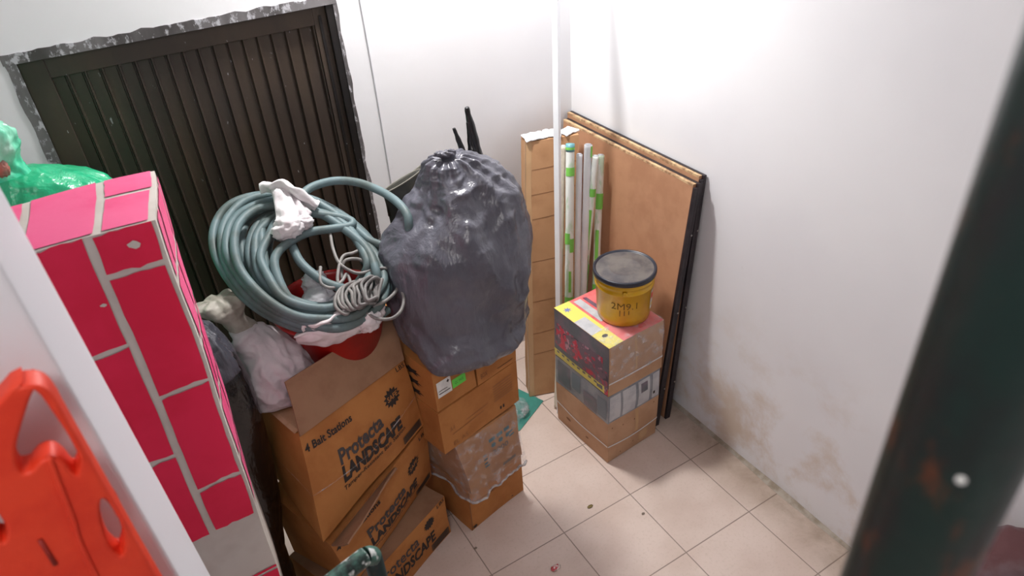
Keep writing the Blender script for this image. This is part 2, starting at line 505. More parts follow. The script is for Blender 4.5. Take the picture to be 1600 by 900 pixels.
lx0, lx1, lz1 = DX0 + 0.022, DX1 - 0.03, DZ - 0.022
px0, px1, pz1 = -1.935, -1.092, 1.785
ly = 0.018
lf.box((lx0, ly, 0.01), (px0, ly + 0.035, lz1)); lf.box((px1, ly, 0.01), (lx1, ly + 0.035, lz1))
lf.box((px0, ly, pz1), (px1, ly + 0.035, lz1)); lf.box((px0, ly, 0.01), (px1, ly + 0.035, 0.12))
bevel(lf.build('door_leaf', DOORM, door), 0.002)
# folded sheet infill with upright ribs
V = []; F = []; prof = []
nr = 17; pitch = (px1 - px0) / nr
for i in range(nr):
    x = px0 + i * pitch
    prof += [(x, ly + 0.016), (x + pitch * 0.70, ly + 0.014), (x + pitch * 0.74, ly + 0.022), (x + pitch * 0.82, ly + 0.022), (x + pitch * 0.87, ly + 0.006), (x + pitch * 0.97, ly + 0.006)]
prof.append((px1, ly + 0.016))
for (x, y) in prof: V += [(x, y, 0.12), (x, y, pz1)]
for i in range(len(prof) - 1): F.append((2 * i, 2 * i + 2, 2 * i + 3, 2 * i + 1))
obj('ribbed_panel', V, F, DOORM, door)
_m = MB(); _m.box((px1 + 0.018, ly - 0.004, 0.12), (px1 + 0.028, ly + 0.001, pz1 + .03)); _m.build('closing_strip', JAMBM, door)

# ================================================================== boards leaning on the right wall
TAN = mat('brown_hardboard', L(186, 140, 108), 0.6, L(172, 126, 96), 5, 0.1, 60, spec=0.3)
TANEDGE = mat('pale_board_edge', L(205, 175, 135), 0.7, L(150, 115, 85), 30, 0.3, 80)
DARKB = mat('dark_board_edge', L(36, 31, 36), 0.5, L(50, 42, 46), 20, 0.1, 60)
STEEL = mat('steel_screw', L(170, 165, 160), 0.35, metal=0.9)
def panel(xb, xt, th, y0, y1, zt, label, slope_top=0.0):
    t = thing('wood_panel', label, 'board', (xb, (y0 + y1) / 2, 0), 'boards leaning on the right wall')
    d = Vector((xt - xb, 0, zt)).normalized(); nrm = Vector((d.z, 0, -d.x))
    def hx(o0, o1, ya, yb, ta=0.0, tb=0.0, zlo=0.0, i=0, mb=None):
        a = Vector((xb, 0, 0)) + nrm * o0; b = Vector((xb, 0, 0)) + nrm * o1
        lift = max(0.0, -min(a.z, b.z)) + 0.001
        Lh = Vector((xt - xb, 0, zt)).length
        c = []
        for base_z in (zlo, Lh):
            for (p, y) in ((a, ya), (b, ya), (b, yb), (a, yb)):
                q = p + d * (lift + (base_z if base_z == zlo else Lh - ta - lift)); c.append((q.x, y, q.z))
        mb.hexa(c, i)
    core = MB(); hx(0.0, th * 0.55, y0 + .012, y1, 0.0, mb=core)
    bevel(core.build('face_board', [TAN], t), 0.0015)
    # pale raw top edge with torn lip
    e = MB(); Lh = Vector((xt - xb, 0, zt)).length
    V = []; F = []; n = 60
    top = Vector((xb, 0, 0)) + d * (Lh + 0.001)
    for i in range(n + 1):
        y = y0 + .012 + (y1 - y0 - .012) * i / n
        dip = 0.007 + 0.006 * abs(noise.noise(Vector((y * 14, xb * 30, 0))))
        V += [top - nrm * 0.0008 - d * dip + Vector((0, y, 0)), top + nrm * (-0.0008) + Vector((0, y, 0)), top + nrm * th * 0.55 + Vector((0, y, 0))]
    for i in range(n): k = 3 * i; F += [(k, k + 3, k + 4, k + 1), (k + 1, k + 4, k + 5, k + 2)]
    e.add(V, F); e.build('raw_top_edge', TANEDGE, t)
    bk = MB(); hx(th * 0.56, th, y0, y1, -0.004, mb=bk)
    bevel(bk.build('dark_backing', DARKB, t), 0.001)
    ed = MB(); hx(0.0, th * 0.55, y0, y0 + .0118, 0.012, mb=ed); bevel(ed.build('dark_side_edge', DARKB, t), 0.001)
    for z in (0.22, 0.62, 0.98):
        s_ = MB(); c = Vector((xb, 0, 0)) + d * z + nrm * th * 0.78 + Vector((0, y0 - 0.001, 0))
        lathe(s_, c, [(0.004, 0.0), (0.0045, 0.002), (0.002, 0.003)], 12, Vector((0, -1, 0)))
        s_.build('screw', STEEL, t, True)
    return t
panel(-0.187, -0.066, 0.028, -0.880, -0.030, 1.185, 'front brown board with dark edge leaning on the right wall, nearest the yellow bucket')
panel(-0.112, -0.031, 0.026, -0.872, -0.012, 1.205, 'rear brown board with dark edge, sandwiched between the front board and the white wall')

# ================================================================== tall carton in the corner
tc = thing('tall_cardboard_box', 'tall narrow kraft cardboard carton leaning in the corner behind the white pole', 'box', (-0.45, -0.35, 0))
rz = math.radians(-19); ex = Vector((math.cos(rz), math.sin(rz), 0)); ey = Vector((-math.sin(rz), math.cos(rz), 0))
A = Vector((-0.545, -0.385, 0.006)); W, D = 0.235, 0.085
Tp = Vector((-0.367, -0.180, 1.205))
hc = {}
for i in (0, 1):
    for j in (0, 1):
        hc[i, j, 0] = A + ex * W * i + ey * D * j
        hc[i, j, 1] = Tp + ex * W * i + ey * D * j
TC = Hex(hc, (0, 0.004, 0), 0.004, 3, 7)
sharp(TC.mesh(18).build('carton_body', CARD_TALL, tc))
cr = MB()
for q in (0.18, 0.27, 0.40, 0.56, 0.72, 0.81, 0.90): TC.patch(cr, 'front', 0.0, 1.0, q, q + 0.0022, 0, 0.0008, 8, shear=0.012)
cr.build('crease_lines', mat('carton_crease', L(138, 98, 68), 0.8), tc)
tp = MB(); TC.patch(tp, 'front', 0.0, 0.10, 0.0, 1.0, 0, 0.0012, 14); TC.patch(tp, 'left', 0.8, 1.0, 0, 1, 0, 0.0012, 14)
tp.build('tape', TAPE, tc)
mk = MB(); TC.shape(mk, 'front', burst(8, .9), 0.62, 0.115, 0.03, 0.007); TC.shape(mk, 'front', burst(8, .9), 0.80, 0.06, 0.035, 0.005)
mk.build('label_mark', WHITE, tc)
# torn white paper lying on the carton top
WP = mat('torn_white_paper', L(240, 240, 242), 0.55, L(226, 226, 230), 16, 0.2, 30)
for q, (u, v, s_, a, lb) in enumerate([(0.17, 0.42, 0.050, 0.2, 'torn white paper sheet at the left end of the tall carton top'),
                                   (0.52, 0.5, 0.045, -0.3, 'torn white paper sheet in the middle of the tall carton top'),
                                   (0.84, 0.45, 0.040, 0.5, 'torn white paper sheet at the right end of the tall carton top')]):
    c = TC.P(u, v, 1.0) + Vector((0, 0, 0.006))
    e1 = (ex * math.cos(a) + ey * math.sin(a)) * s_; e2 = (-ex * math.sin(a) + ey * math.cos(a)) * s_ * .8
    V, F = sheet(c - e1 - e2, c + e1 - e2, c - e1 * .8 + e2, c + e1 + e2 * .9, 10, 8, 0.004,
                 lambda x, y, k=q: Vector((0.004 * noise.noise(Vector((x * 6, y * 4, k))), 0.004 * noise.noise(Vector((x * 5, y * 6, k + 9))), 0.008 * abs(noise.noise(Vector((x * 3, y * 3, k * 5)))))))
    tag(obj('paper_sheet', V, F, WP, None, False, c), lb, 'paper', 'torn papers on the tall carton')

# ================================================================== pole and film-wrapped profiles
PVC = mat('white_pvc', L(236, 238, 242), 0.35, L(228, 230, 236), 6)
PVCG = mat('grey_pvc', L(214, 217, 226), 0.4)
def line_pts(base, top, n=2): return [Vector(base).lerp(Vector(top), i / (n - 1)) for i in range(n)]
def hollow(name, base, top, w, d, parent, m, rot=0.3):
    """rectangular hollow profile along base->top"""
    b, t = Vector(base), Vector(top); ax = (t - b).normalized()
    e1 = Vector((math.cos(rot), math.sin(rot), 0)); e1 = (e1 - ax * e1.dot(ax)).normalized(); e2 = ax.cross(e1)
    V = []; F = []
    th = 0.0022
    for p in (b, t):
        for (a, c) in ((w, d), (w - 2 * th, d - 2 * th)):
            for sx, sy in ((-1, -1), (1, -1), (1, 1), (-1, 1)): V.append(p + e1 * sx * a / 2 + e2 * sy * c / 2)
    for k in range(4):
        k2 = (k + 1) % 4
        F += [(k, k2, 8 + k2, 8 + k), (4 + k2, 4 + k, 12 + k, 12 + k2), (k, 4 + k, 4 + k2, k2), (8 + k, 8 + k2, 12 + k2, 12 + k)]
    o = obj(name, V, F, m, parent); return o
pole_b = Vector((-0.482, -0.552, 0.003)); pole_d = (Vector((-0.273, -0.298, 1.781)) - pole_b)
pole_t = pole_b + pole_d * (3.15 / pole_d.z) * 0.62
pt = thing('white_pole', 'long white square plastic pole standing between the tall carton and the wrapped profiles', 'pole', tuple(pole_b))
pole_t = pole_b + pole_d * 1.55
bevel(hollow('pole_profile', pole_b, pole_t, 0.028, 0.022, pt, PVC, 0.62), 0.0015)

def film_mat():
    m = bpy.data.materials.new('printed_film'); k = NT(m); b = k.b
    col = k.mix(k.ramp(k.noise(24, 3, 0.6, k.mapping((1, 1, 0.25))), 0.5, 0.62), L(234, 238, 234), L(204, 224, 202))
    k.lk(col, b.inputs['Base Color']); b.inputs['Roughness'].default_value = 0.25
    k.bump(k.noise(60, 3, 0.6, k.mapping((1, 1, 0.3))), 0.5, 0.004); return m
FILM = film_mat(); FGREEN = mat('green_print', L(128, 205, 92), 0.35); TEALC = mat('teal_cap', L(110, 170, 180), 0.4)
BEIGE = mat('beige_film', L(214, 204, 188), 0.35, L(196, 186, 170), 14)
def profile(base, top, r, label, m, patches=(), capm=None, txt=None):
    b, t = Vector(base), Vector(top)
    o = thing('wrapped_profile', label, 'profile', (b.x, b.y, 0), 'film-wrapped profiles beside the pole')
    mb = MB(); path = catmull([b.lerp(t, i / 8) + Vector((noise.noise(Vector((i, r * 999, 0))), noise.noise(Vector((r * 777, i, 0))), 0)) * 0.002 for i in range(9)], 8)
    n = len(path)
    sweep(mb, path, r, 14, rfun=lambda q: 1 + 0.06 * noise.noise(Vector((q * 26, r * 500, 0))))
    mb.build('wrapped_body', m, o, True)
    ax = (t - b).normalized()
    for (z0, z1, a0, a1) in patches:
        V = []; F = []; nz = 12; na = 8
        up = Vector((1, 0, 0)); up = (up - ax * up.dot(ax)).normalized(); sd = ax.cross(up)
        for iz in range(nz + 1):
            q = (z0 + (z1 - z0) * iz / nz); p = path[0].lerp(path[-1], q)
            p = path[min(n - 1, int(q * (n - 1)))].lerp(path[min(n - 1, int(q * (n - 1)) + 1)], q * (n - 1) - int(q * (n - 1)))
            for ia in range(na + 1):
                a = math.radians(a0 + (a1 - a0) * ia / na)
                V.append(p + (up * math.cos(a) + sd * math.sin(a)) * r * 1.085)
        for iz in range(nz):
            for ia in range(na):
                k = iz * (na + 1) + ia; F.append((k, k + 1, k + na + 2, k + na + 1))
        obj('green_print', V, F, FGREEN, o, True)['label'] = 'green printed patch'
    if capm:
        cm = MB(); sweep(cm, [t - ax * 0.02, t + ax * 0.012], r * 1.02, 14); cm.build('end_cap', capm, o, True)
    else:
        cm = MB(); sweep(cm, [t - ax * 0.001, t + ax * 0.004], r * 0.75, 10); cm.build('end_mouth', PVCG, o, True)
    return o
profile((-0.480, -0.520, 0.01), (-0.255, -0.300, 1.200), 0.0115, 'thin beige wrapped profile directly right of the white pole', BEIGE)
profile((-0.436, -0.552, 0.01), (-0.243, -0.332, 1.205), 0.0185, 'green-printed wrapped profile with a teal end cap', FILM,
        [(0.985, 0.998, 150, 330), (0.90, 0.925, 180, 330), (0.66, 0.70, 150, 240), (0.63, 0.68, 240, 330), (0.38, 0.46, 170, 330), (0.48, 0.56, 230, 262)], TEALC)
profile((-0.398, -0.562, 0.01), (-0.203, -0.338, 1.161), 0.0135, 'plain white wrapped profile, shortest of the upright bunch', PVC)
profile((-0.352, -0.532, 0.01), (-0.166, -0.352, 1.198), 0.0170, 'white wrapped profile with a green printed tip, rightmost of the upright bunch', PVC,
        [(0.95, 0.995, 270, 390), (0.62, 0.93, 300, 345), (0.40, 0.60, 300, 350)])
profile((-0.345, -0.480, 0.01), (-0.152, -0.385, 1.155), 0.0140, 'green-printed wrapped profile leaning, left one of the separate pair', FILM,
        [(0.62, 0.80, 190, 250), (0.40, 0.58, 180, 320), (0.85, 0.88, 180, 300)])
profile((-0.302, -0.555, 0.01), (-0.106, -0.360, 1.137), 0.0160, 'green-printed wrapped profile leaning, right one of the separate pair', FILM,
        [(0.80, 0.86, 180, 330), (0.60, 0.72, 200, 250), (0.45, 0.5, 180, 330)])

# ================================================================== stack with the bucket
def mottled(name):
    m = bpy.data.materials.new(name); k = NT(m); b = k.b
    col = k.mix(k.ramp(k.noise(13, 3, 0.6), 0.44, 0.52), L(206, 40, 72), L(112, 92, 108))
    col = k.mix(k.ramp(k.noise(36, 3, 0.7), 0.58, 0.64), col, L(196, 140, 160))
    col = k.mix(k.ramp(k.noise(21, 2, 0.5, dist=1.0), 0.62, 0.68), col, L(70, 66, 78))
    k.lk(col, b.inputs['Base Color']); b.inputs['Roughness'].default_value = 0.35; return m
RED = mottled('red_print'); PINKT = mat('pinkish_red_print', L(226, 120, 120), 0.4, L(214, 96, 98), 18, spec=0.5)
YEL = mat('yellow_print', L(232, 220, 110), 0.4); SLATE = mat('slate_print', L(98, 104, 112), 0.4, L(120, 110, 122), 14)
GREYP = mat('grey_print', L(150, 152, 158), 0.4, L(124, 130, 140), 12); LIGHTG = mat('light_grey_print', L(196, 197, 200), 0.4, L(178, 180, 186), 18)
BLUEP = mat('pale_blue_print', L(120, 130, 190), 0.4); REDB = mat('bright_red_print', L(220, 50, 50), 0.4)
STRAP = mat('white_strap', L(222, 220, 220), 0.35)
def film_clear():
    m = bpy.data.materials.new('clear_film'); k = NT(m); b = k.b
    b.inputs['Base Color'].default_value = L(225, 225, 230); b.inputs['Roughness'].default_value = 0.12
    a = k.math('MULTIPLY_ADD', k.ramp(k.noise(22, 4, 0.6, k.mapping((1, 1, 1))), 0.45, 0.75), 0.4, 0.10)
    k.lk(a, b.inputs['Alpha']); k.bump(k.noise(26, 4, 0.6), 0.8, 0.01); return m
CLEAR = film_clear()
fl, frt, bkr, bkl = (-0.494, -0.929), (-0.204, -0.912), (-0.226, -0.570), (-0.517, -0.582)
def grow(p, s_, dx=0, dy=0):
    c = Vector((-0.36, -0.75)); q = c + (Vector(p) - c) * s_; return (q.x + dx, q.y + dy)
def stk(z0, z1, s0=1.0, s1=1.0, dx=0.0, bulge=(0.006, 0.006, 0.002), seed=0, amp=0.003):
    return Hex(hexc(grow(fl, s0, dx), grow(frt, s0, dx), grow(bkr, s0, dx), grow(bkl, s0, dx), z0,
                    grow(fl, s1, dx), grow(frt, s1, dx), grow(bkr, s1, dx), grow(bkl, s1, dx), z1), bulge, amp, seed)
b1 = thing('cardboard_box', 'plain brown strapped box at the bottom of the film-wrapped stack under the bucket', 'box', (-0.36, -0.75, 0), 'boxes stacked under the yellow bucket')
H = stk(0.004, 0.236, 0.985, 1.0, 0, seed=1)
sharp(H.mesh(12).build('carton_body', CARD_PALE, b1))
_m = MB(); H.strap(_m, 0.50, 0.42, 0.007); _m.build('strap', STRAP, b1)
_m = MB(); H.patch(_m, 'front', 0.52, 0.58, 0.45, 1.0, 0, 0.001); H.patch(_m, 'front', 0.62, 0.80, 0.1, 0.34, 0, 0.001); _m.build('tape', TAPE, b1)
_m = MB(); [H.shape(_m, 'front', burst(6, .9), u_, w_, 0.012, 0.016, 0) for u_, w_ in ((0.08, 0.85), (0.28, 0.80), (0.5, 0.78), (0.25, 0.12), (0.5, 0.2), (0.9, 0.9))]
H.shape(_m, 'left', burst(6, .9), 0.25, 0.28, 0.05, 0.03, 0); H.shape(_m, 'left', burst(6, .9), 0.62, 0.24, 0.03, 0.02, 0); _m.build('scuff_marks', INK_FAINT, b1)
b2 = thing('cardboard_box', 'grey and white printed box in the middle of the film-wrapped stack', 'box', (-0.36, -0.75, 0.238), 'boxes stacked under the yellow bucket')
H = stk(0.238, 0.392, 1.0, 1.0, 0, seed=2)
sharp(H.mesh(12).build('carton_body', GREYP, b2))
_m = MB()
for (a0, a1, c) in ((0.02, 0.22, 0), (0.26, 0.50, 0), (0.55, 0.78, 0), (0.84, 0.98, 0)): H.patch(_m, 'front', a0, a1, 0.06, 0.94, c)
H.patch(_m, 'front', 0.60, 0.73, 0.52, 0.84, 1, 0.002); H.patch(_m, 'front', 0.86, 0.9, 0.2, 0.3, 2, 0.002)
for (a0, a1, b0, b1_, c) in ((0.05, 0.30, 0.1, 0.9, 1), (0.34, 0.5, 0.3, 0.9, 3), (0.56, 0.8, 0.05, 0.6, 1), (0.82, 0.97, 0.1, 0.8, 3)): H.patch(_m, 'left', a0, a1, b0, b1_, c)
_m.build('printing', [LIGHTG, SLATE, INK, mat('blue_grey_print', L(108, 120, 130), 0.4)], b2)
b3 = thing('cardboard_box', 'red, yellow and grey printed box on top of the wrapped stack, directly under the bucket', 'box', (-0.36, -0.75, 0.394), 'boxes stacked under the yellow bucket')
H = stk(0.394, 0.645, 1.0, 0.985, 0.0, (0.008, 0.006, 0.004), 3, 0.004)
H3 = H
sharp(H.mesh(14).build('carton_body', CARD_PALE, b3))
_m = MB()
H.patch(_m, 'left', 0.0, 1.0, 0.0, 1.0, 0, 0.0008, 10)          # slate ground of the printed side
H.patch(_m, 'left', 0.0, 1.0, 0.0, 0.16, 1, 0.0014)             # yellow foot band
H.patch(_m, 'left', 0.03, 0.90, 0.27, 0.74, 2, 0.0014, 8); H.patch(_m, 'left', 0.55, 0.99, 0.18, 0.5, 2, 0.0017, 5)
for k in range(9): H.patch(_m, 'left', 0.05 + 0.1 * k, 0.10 + 0.1 * k, 0.10, 0.14, 0, 0.002, 2)
H.patch(_m, 'left', 0.80, 0.9, 0.05, 0.12, 0, 0.002, 2); H.patch(_m, 'left', 0.93, 0.995, 0.0, 0.25, 2, 0.002, 3)
H.patch(_m, 'top', 0.0, 1.0, 0.0, 1.0, 4, 0.0008, 10)            # pinkish top
H.patch(_m, 'top', 0.0, 0.26, 0.0, 1.0, 1, 0.0014)               # yellow margin
H.patch(_m, 'top', 0.0, 0.20, 0.30, 0.62, 3, 0.0018); H.patch(_m, 'top', 0.02, 0.22, 0.02, 0.16, 1, 0.002)
H.patch(_m, 'top', 0.30, 0.42, 0.42, 0.95, 3, 0.0018); H.patch(_m, 'top', 0.46, 0.52, 0.5, 0.95, 2, 0.0018)
H.shape(_m, 'top', burst(7, .4), 0.11, 0.86, 0.07, 0.055, 5, 0.002); H.shape(_m, 'top', burst(7, .9), 0.14, 0.2, 0.05, 0.03, 6, 0.0022)
H.patch(_m, 'top', 0.62, 0.74, 0.05, 0.16, 7, 0.0018, 3)
_m.build('printing', [SLATE, YEL, RED, LIGHTG, PINKT, BLUEP, INK, REDB], b3)
_m = MB(); H.strap(_m, 0.30, 0.26, 0.007, 0.0026, faces=('front', 'right'), sag=-0.02); _m.build('strap', STRAP, b3)
_m = MB(); H.patch(_m, 'front', 0.46, 0.50, 0.3, 0.95, 0, 0.001); _m.build('tape', TAPE, b3)
# crumpled clear film over the front top edge of the stack
_m = MB()
for q, (u0, u1, dz) in enumerate([(0.0, 1.0, 0)]):
    V = []; F = []; nx, ny = 60, 34
    for j in range(ny + 1):
        for i in range(nx + 1):
            a = i / nx; t = j / ny
            if t < 0.45:
                p = H.P(a, 0.32 * (1 - t / 0.45), 1, 0.003, 'top')
            else:
                p = H.P(a, 0, 1 - 0.75 * (t - 0.45) / 0.55, 0.0035, 'front')
            cr_ = 0.005 * ridged(p * 22 + Vector((5, 0, 0)), 3) * (1.0 if 0.2 < t < 0.75 else 0.4)
            p = p + (Vector((0, -0.7, 0.7))) * max(0.0, cr_)
            V.append(p)
    for j in range(ny):
        for i in range(nx): k = j * (nx + 1) + i; F.append((k, k + 1, k + nx + 2, k + nx + 1))
    _m.add(V, F)
_m.build('clear_wrap', CLEAR, b3, True)

# ------------------------------------------------------------------ yellow bucket
YB = mat('yellow_bucket_plastic', L(214, 166, 20), 0.3, L(196, 146, 16), 5, 0.05, 30, coat=0.3)
LIDM = mat('dusty_lid_top', L(104, 98, 94), 0.6, L(70, 66, 70), 9, 0.2, 50)
LIDR = mat('dark_lid_rim', L(40, 44, 56), 0.35)
bc = Vector((-0.305, -0.778, 0.0)); zb, zt = 0.652, 0.872
bk_ = thing('paint_bucket', 'yellow plastic bucket with a dusty dark lid on the printed box', 'bucket', (bc.x, bc.y, zb))
c0 = Vector((bc.x, bc.y, zb))
_m = MB(); lathe(_m, c0, [(0.0627, 0.0), (0.1024, 0.0), (0.1055, 0.003), (0.1087, 0.03), (0.1139, 0.15), (0.1170, 0.152), (0.1181, 0.158), (0.1149, 0.162), (0.1155, 0.178), (0.1191, 0.180), (0.1197, 0.186), (0.1170, 0.190), (0.1181, 0.21)], 72)
ybody = _m.build('bucket_body', YB, bk_, True)
lid = MB(); lathe(lid, c0, [(0.1186, 0.200), (0.1238, 0.200), (0.1249, 0.206), (0.1249, 0.217), (0.1223, 0.221), (0.1181, 0.221), (0.1160, 0.2165), (0.1129, 0.2150)], 72, cap=False)
lo = lid.build('lid_rim', LIDR, bk_, True)
_m = MB(); lathe(_m, c0, [(0.0010, 0.2155), (0.0575, 0.2158), (0.0627, 0.2172), (0.0669, 0.2158), (0.1087, 0.2152), (0.1139, 0.215)], 72, cap=False); _m.build('lid_top', LIDM, lo, True)
def cyl_patch(c, r0, r1, z0, z1, a0, a1, geo=None, n=10):
    """map unit geometry onto the bucket wall; angles in degrees (0 = +X)"""
    def f(x, y):
        a = math.radians(a0 + (a1 - a0) * x); z = z0 + (z1 - z0) * y; r = r0 + (r1 - r0) * ((z - 0) / 0.15)
        return Vector((c.x + r * math.cos(a), c.y + r * math.sin(a), c.z + z))
    if geo: return [f(x, y) for x, y in geo[0]], geo[1]
    V = [f(i / n, j / n) for j in range(n + 1) for i in range(n + 1)]
    return V, [(j * (n + 1) + i, j * (n + 1) + i + 1, (j + 1) * (n + 1) + i + 1, (j + 1) * (n + 1) + i) for j in range(n) for i in range(n)]
_m = MB()
V, F = text_geo('2M9.1', 0.0); _m.add(*cyl_patch(c0, 0.1080, 0.1145, 0.088, 0.120, 205, 258, (V, F)))
for k in range(3): _m.add(*cyl_patch(c0, 0.1080, 0.1145, 0.055 + .004 * k, 0.083, 222 + 9 * k, 224 + 9 * k))
_m.build('marker_writing', mat('marker_ink', L(116, 84, 18), 0.5), bk_)
_m = MB(); _m.add(*cyl_patch(c0, 0.1081, 0.1146, 0.045, 0.135, 298, 325), 0)
_m.add(*cyl_patch(c0, 0.1085, 0.1150, 0.095, 0.125, 299, 324), 1); _m.add(*cyl_patch(c0, 0.1085, 0.1150, 0.060, 0.072, 301, 322), 2)
_m.build('paper_label', [WHITE, REDB, YEL], bk_)
_m = MB()
for a in (232, 52):
    q = math.radians(a); p = c0 + Vector((0.118 * math.cos(q), 0.118 * math.sin(q), 0.168))
    lathe(_m, p, [(0.010, -0.002), (0.010, 0.006), (0.006, 0.009)], 16, Vector((math.cos(q), math.sin(q), 0)))
_m.build('handle_lug', YB, ybody, True)

# ================================================================== teal board and clear bag on the floor
TEAL = mat('teal_sheet', L(60, 140, 126), 0.5, L(50, 122, 112), 8)
tt = MB(); tt.hexa([(-0.90, -0.52, 0.001), (-0.70, -0.545, 0.001), (-0.505, -0.445, 0.001), (-0.60, -0.20, 0.001),
                    (-0.90, -0.52, 0.004), (-0.70, -0.545, 0.004), (-0.505, -0.445, 0.004), (-0.60, -0.20, 0.004)])
tag(tt.build('plastic_sheet', TEAL, None, loc=(-0.68, -0.4, 0.0)), 'flat teal plastic sheet on the floor between the box stack and the tall carton', 'sheet')
_m = MB(); crumple(_m, (-0.655, -0.43, 0.032), (0.055, 0.06, 0.026), 4, 0.3, 3)
tag(_m.build('clear_plastic_bag', CLEAR, None, True, loc=(-0.655, -0.43, 0.005)), 'crumpled clear plastic lying on the teal sheet', 'plastic bag')
# small litter
_m = MB(); crumple(_m, (-0.691, -1.070, 0.003), (0.011, 0.006, 0.002), 2, 0.3, 2, sub=3)
tag(_m.build('dried_leaf', mat('dried_leaf', L(120, 104, 60), 0.8), None, True, loc=(-0.691, -1.07, 0)), 'tiny olive leaf scrap on a floor tile', 'litter')
_m = MB(); crumple(_m, (-0.968, -1.225, 0.006), (0.016, 0.010, 0.005), 6, 0.4, 2, sub=3)
tag(_m.build('candy_wrapper', mat('red_wrapper', L(196, 80, 88), 0.4, L(225, 210, 205), 60, lo=.45, hi=.5), None, True, loc=(-0.968, -1.225, 0)), 'small red and white wrapper scrap on the floor at the bottom edge', 'litter')
for (x, y, lb) in ((-0.536, -1.218, 'tiny brown crumb beside a floor tile joint, below the wrapped stack'), (-1.178, -0.978, 'tiny grey crumb on the floor beside the leftmost carton')):
    _m = MB(); crumple(_m, (x, y, 0.003), (0.006, 0.004, 0.0025), x, 0.3, 2, sub=2)
    tag(_m.build('crumb', mat('crumb_grey', L(130, 116, 104), 0.8), None, True, loc=(x, y, 0)), lb, 'litter')

# ================================================================== second stack: five cartons
G2 = 'cartons in the stack under the grey garbage bag'
def carton(name, label, H, m, group, N=14, left_m=None):
    c = sum((H.c[i, j, 0] for i in (0, 1) for j in (0, 1)), Vector()) / 4
    t = thing(name, label, 'box', tuple(c), group)
    sharp(H.mesh(N).build('carton_body', m, t)); return t
def rect(fl_, fr_, depth, shr=0.0):
    a, b = Vector(fl_), Vector(fr_); d = (b - a); n_ = Vector((-d.y, d.x)).normalized() * depth
    return [tuple(a), tuple(b), tuple(b + n_), tuple(a + n_)]
r0 = rect((-1.150, -0.901), (-0.871, -0.841), 0.30); r1 = rect((-1.142, -0.897), (-0.869, -0.846), 0.30)
HA = Hex(hexc(*r0, 0.003, *r1, 0.212), (0.006, 0.010, 0.0), 0.006, 11, 6)
t = carton('cardboard_box', 'worn crumpled carton on the floor, bottom of the stack under the grey bag', HA, CARD2, G2)
_m = MB(); HA.patch(_m, 'front', 0.05, 0.95, 0.70, 0.715, 0, 0.001, 8, shear=0.04); HA.patch(_m, 'front', 0.0, 0.012, 0.0, 1.0, 0, 0.001, 8); _m.build('crease_lines', INK_FAINT, t)
_m = MB(); HA.shape(_m, 'front', burst(5, .6), 0.06, 0.07, 0.05, 0.05); HA.shape(_m, 'front', burst(5, .7), 0.78, 0.10, 0.02, 0.02); _m.build('torn_hole', INK, t)
r0 = rect((-1.128, -0.905), (-0.862, -0.838), 0.29); r1 = rect((-1.170, -0.905), (-0.878, -0.846), 0.29)
HB = Hex(hexc(*r0, 0.214, *r1, 0.500), (0.010, 0.012, 0.0), 0.007, 12, 6)
t = carton('cardboard_box', 'carton wrapped in loose clear plastic, second from the floor under the grey bag', HB, CARD, G2)
_m = MB()
for k in range(3): HB.patch(_m, 'front', 0.46 + 0.13 * k, 0.56 + 0.13 * k, 0.70, 0.76, 0, 0.0014, 3, shear=0.0)
for k in range(3): HB.shape(_m, 'front', burst(6, .6), 0.51 + 0.13 * k, 0.62, 0.05, 0.05, 0)
for (a0, a1, b0) in ((0.30, 0.38, 0.30), (0.30, 0.36, 0.36), (0.31, 0.37, 0.44), (0.31, 0.36, 0.52), (0.80, 0.9, 0.55), (0.8, 0.88, 0.62)): HB.patch(_m, 'front', a0, a1, b0, b0 + 0.03, 0, 0.0014, 2)
HB.text(_m, 'front', '3000', 0.47, 0.76, 0.44, 0.44, 0.09, 1, 0.02)
HB.patch(_m, 'front', 0.60, 0.86, 0.10, 0.16, 1, 0.0014, 3)
_m.build('printing', [INK_BLUE, mat('grey_ink', L(112, 96, 84), 0.7)], t)
# loose clear plastic around it
V = []; F = []; nx, ny = 80, 26
for j in range(ny + 1):
    w_ = 1.02 - 1.10 * j / ny
    for i in range(nx + 1):
        s_ = i / nx
        if s_ < 0.3: p = HB.P(0, 1 - s_ / 0.3, w_); o_ = -HB.ax
        else: p = HB.P((s_ - 0.3) / 0.7, 0, w_); o_ = -HB.ay
        k = max(0.0, 1 - abs(s_ - 0.3) / 0.08)
        o_ = (-HB.ay - HB.ax).normalized() * k + o_ * (1 - k)
        d = 0.006 + 0.006 * max(0, ridged(p * 13, 3)) + 0.022 * (j / ny) ** 3 * (0.6 + noise.noise(Vector((s_ * 9, 0, 0))))
        V.append(p + o_ * d)
for j in range(ny):
    for i in range(nx): k = j * (nx + 1) + i; F.append((k, k + 1, k + nx + 2, k + nx + 1))
lcw = obj('loose_clear_wrap', V, F, CLEAR, t, True)
hem = [V[ny * (nx + 1) + i] + Vector((0, 0, 0.004 * math.sin(i * .9))) for i in range(0, nx + 1)]
hm = MB(); sweep(hm, hem[::2], 0.006, 8, rfun=lambda q: 0.7 + 0.6 * abs(noise.noise(Vector((q * 14, 2, 0)))))
hm.build('gathered_hem', mat('milky_plastic', L(196, 190, 190), 0.25, L(150, 140, 140), 40, 0.5, 60), lcw, True)
r0 = rect((-1.218, -0.925), (-0.857, -0.842), 0.46); r1 = rect((-1.224, -0.932), (-0.861, -0.850), 0.46)
HC = Hex(hexc(*r0, 0.512, *r1, 0.716), (0.002, 0.003, 0.0), 0.002, 13, 5)
t = carton('cardboard_box', 'long low carton with faint printed lines, directly below the two small cartons', HC, CARD2, G2)
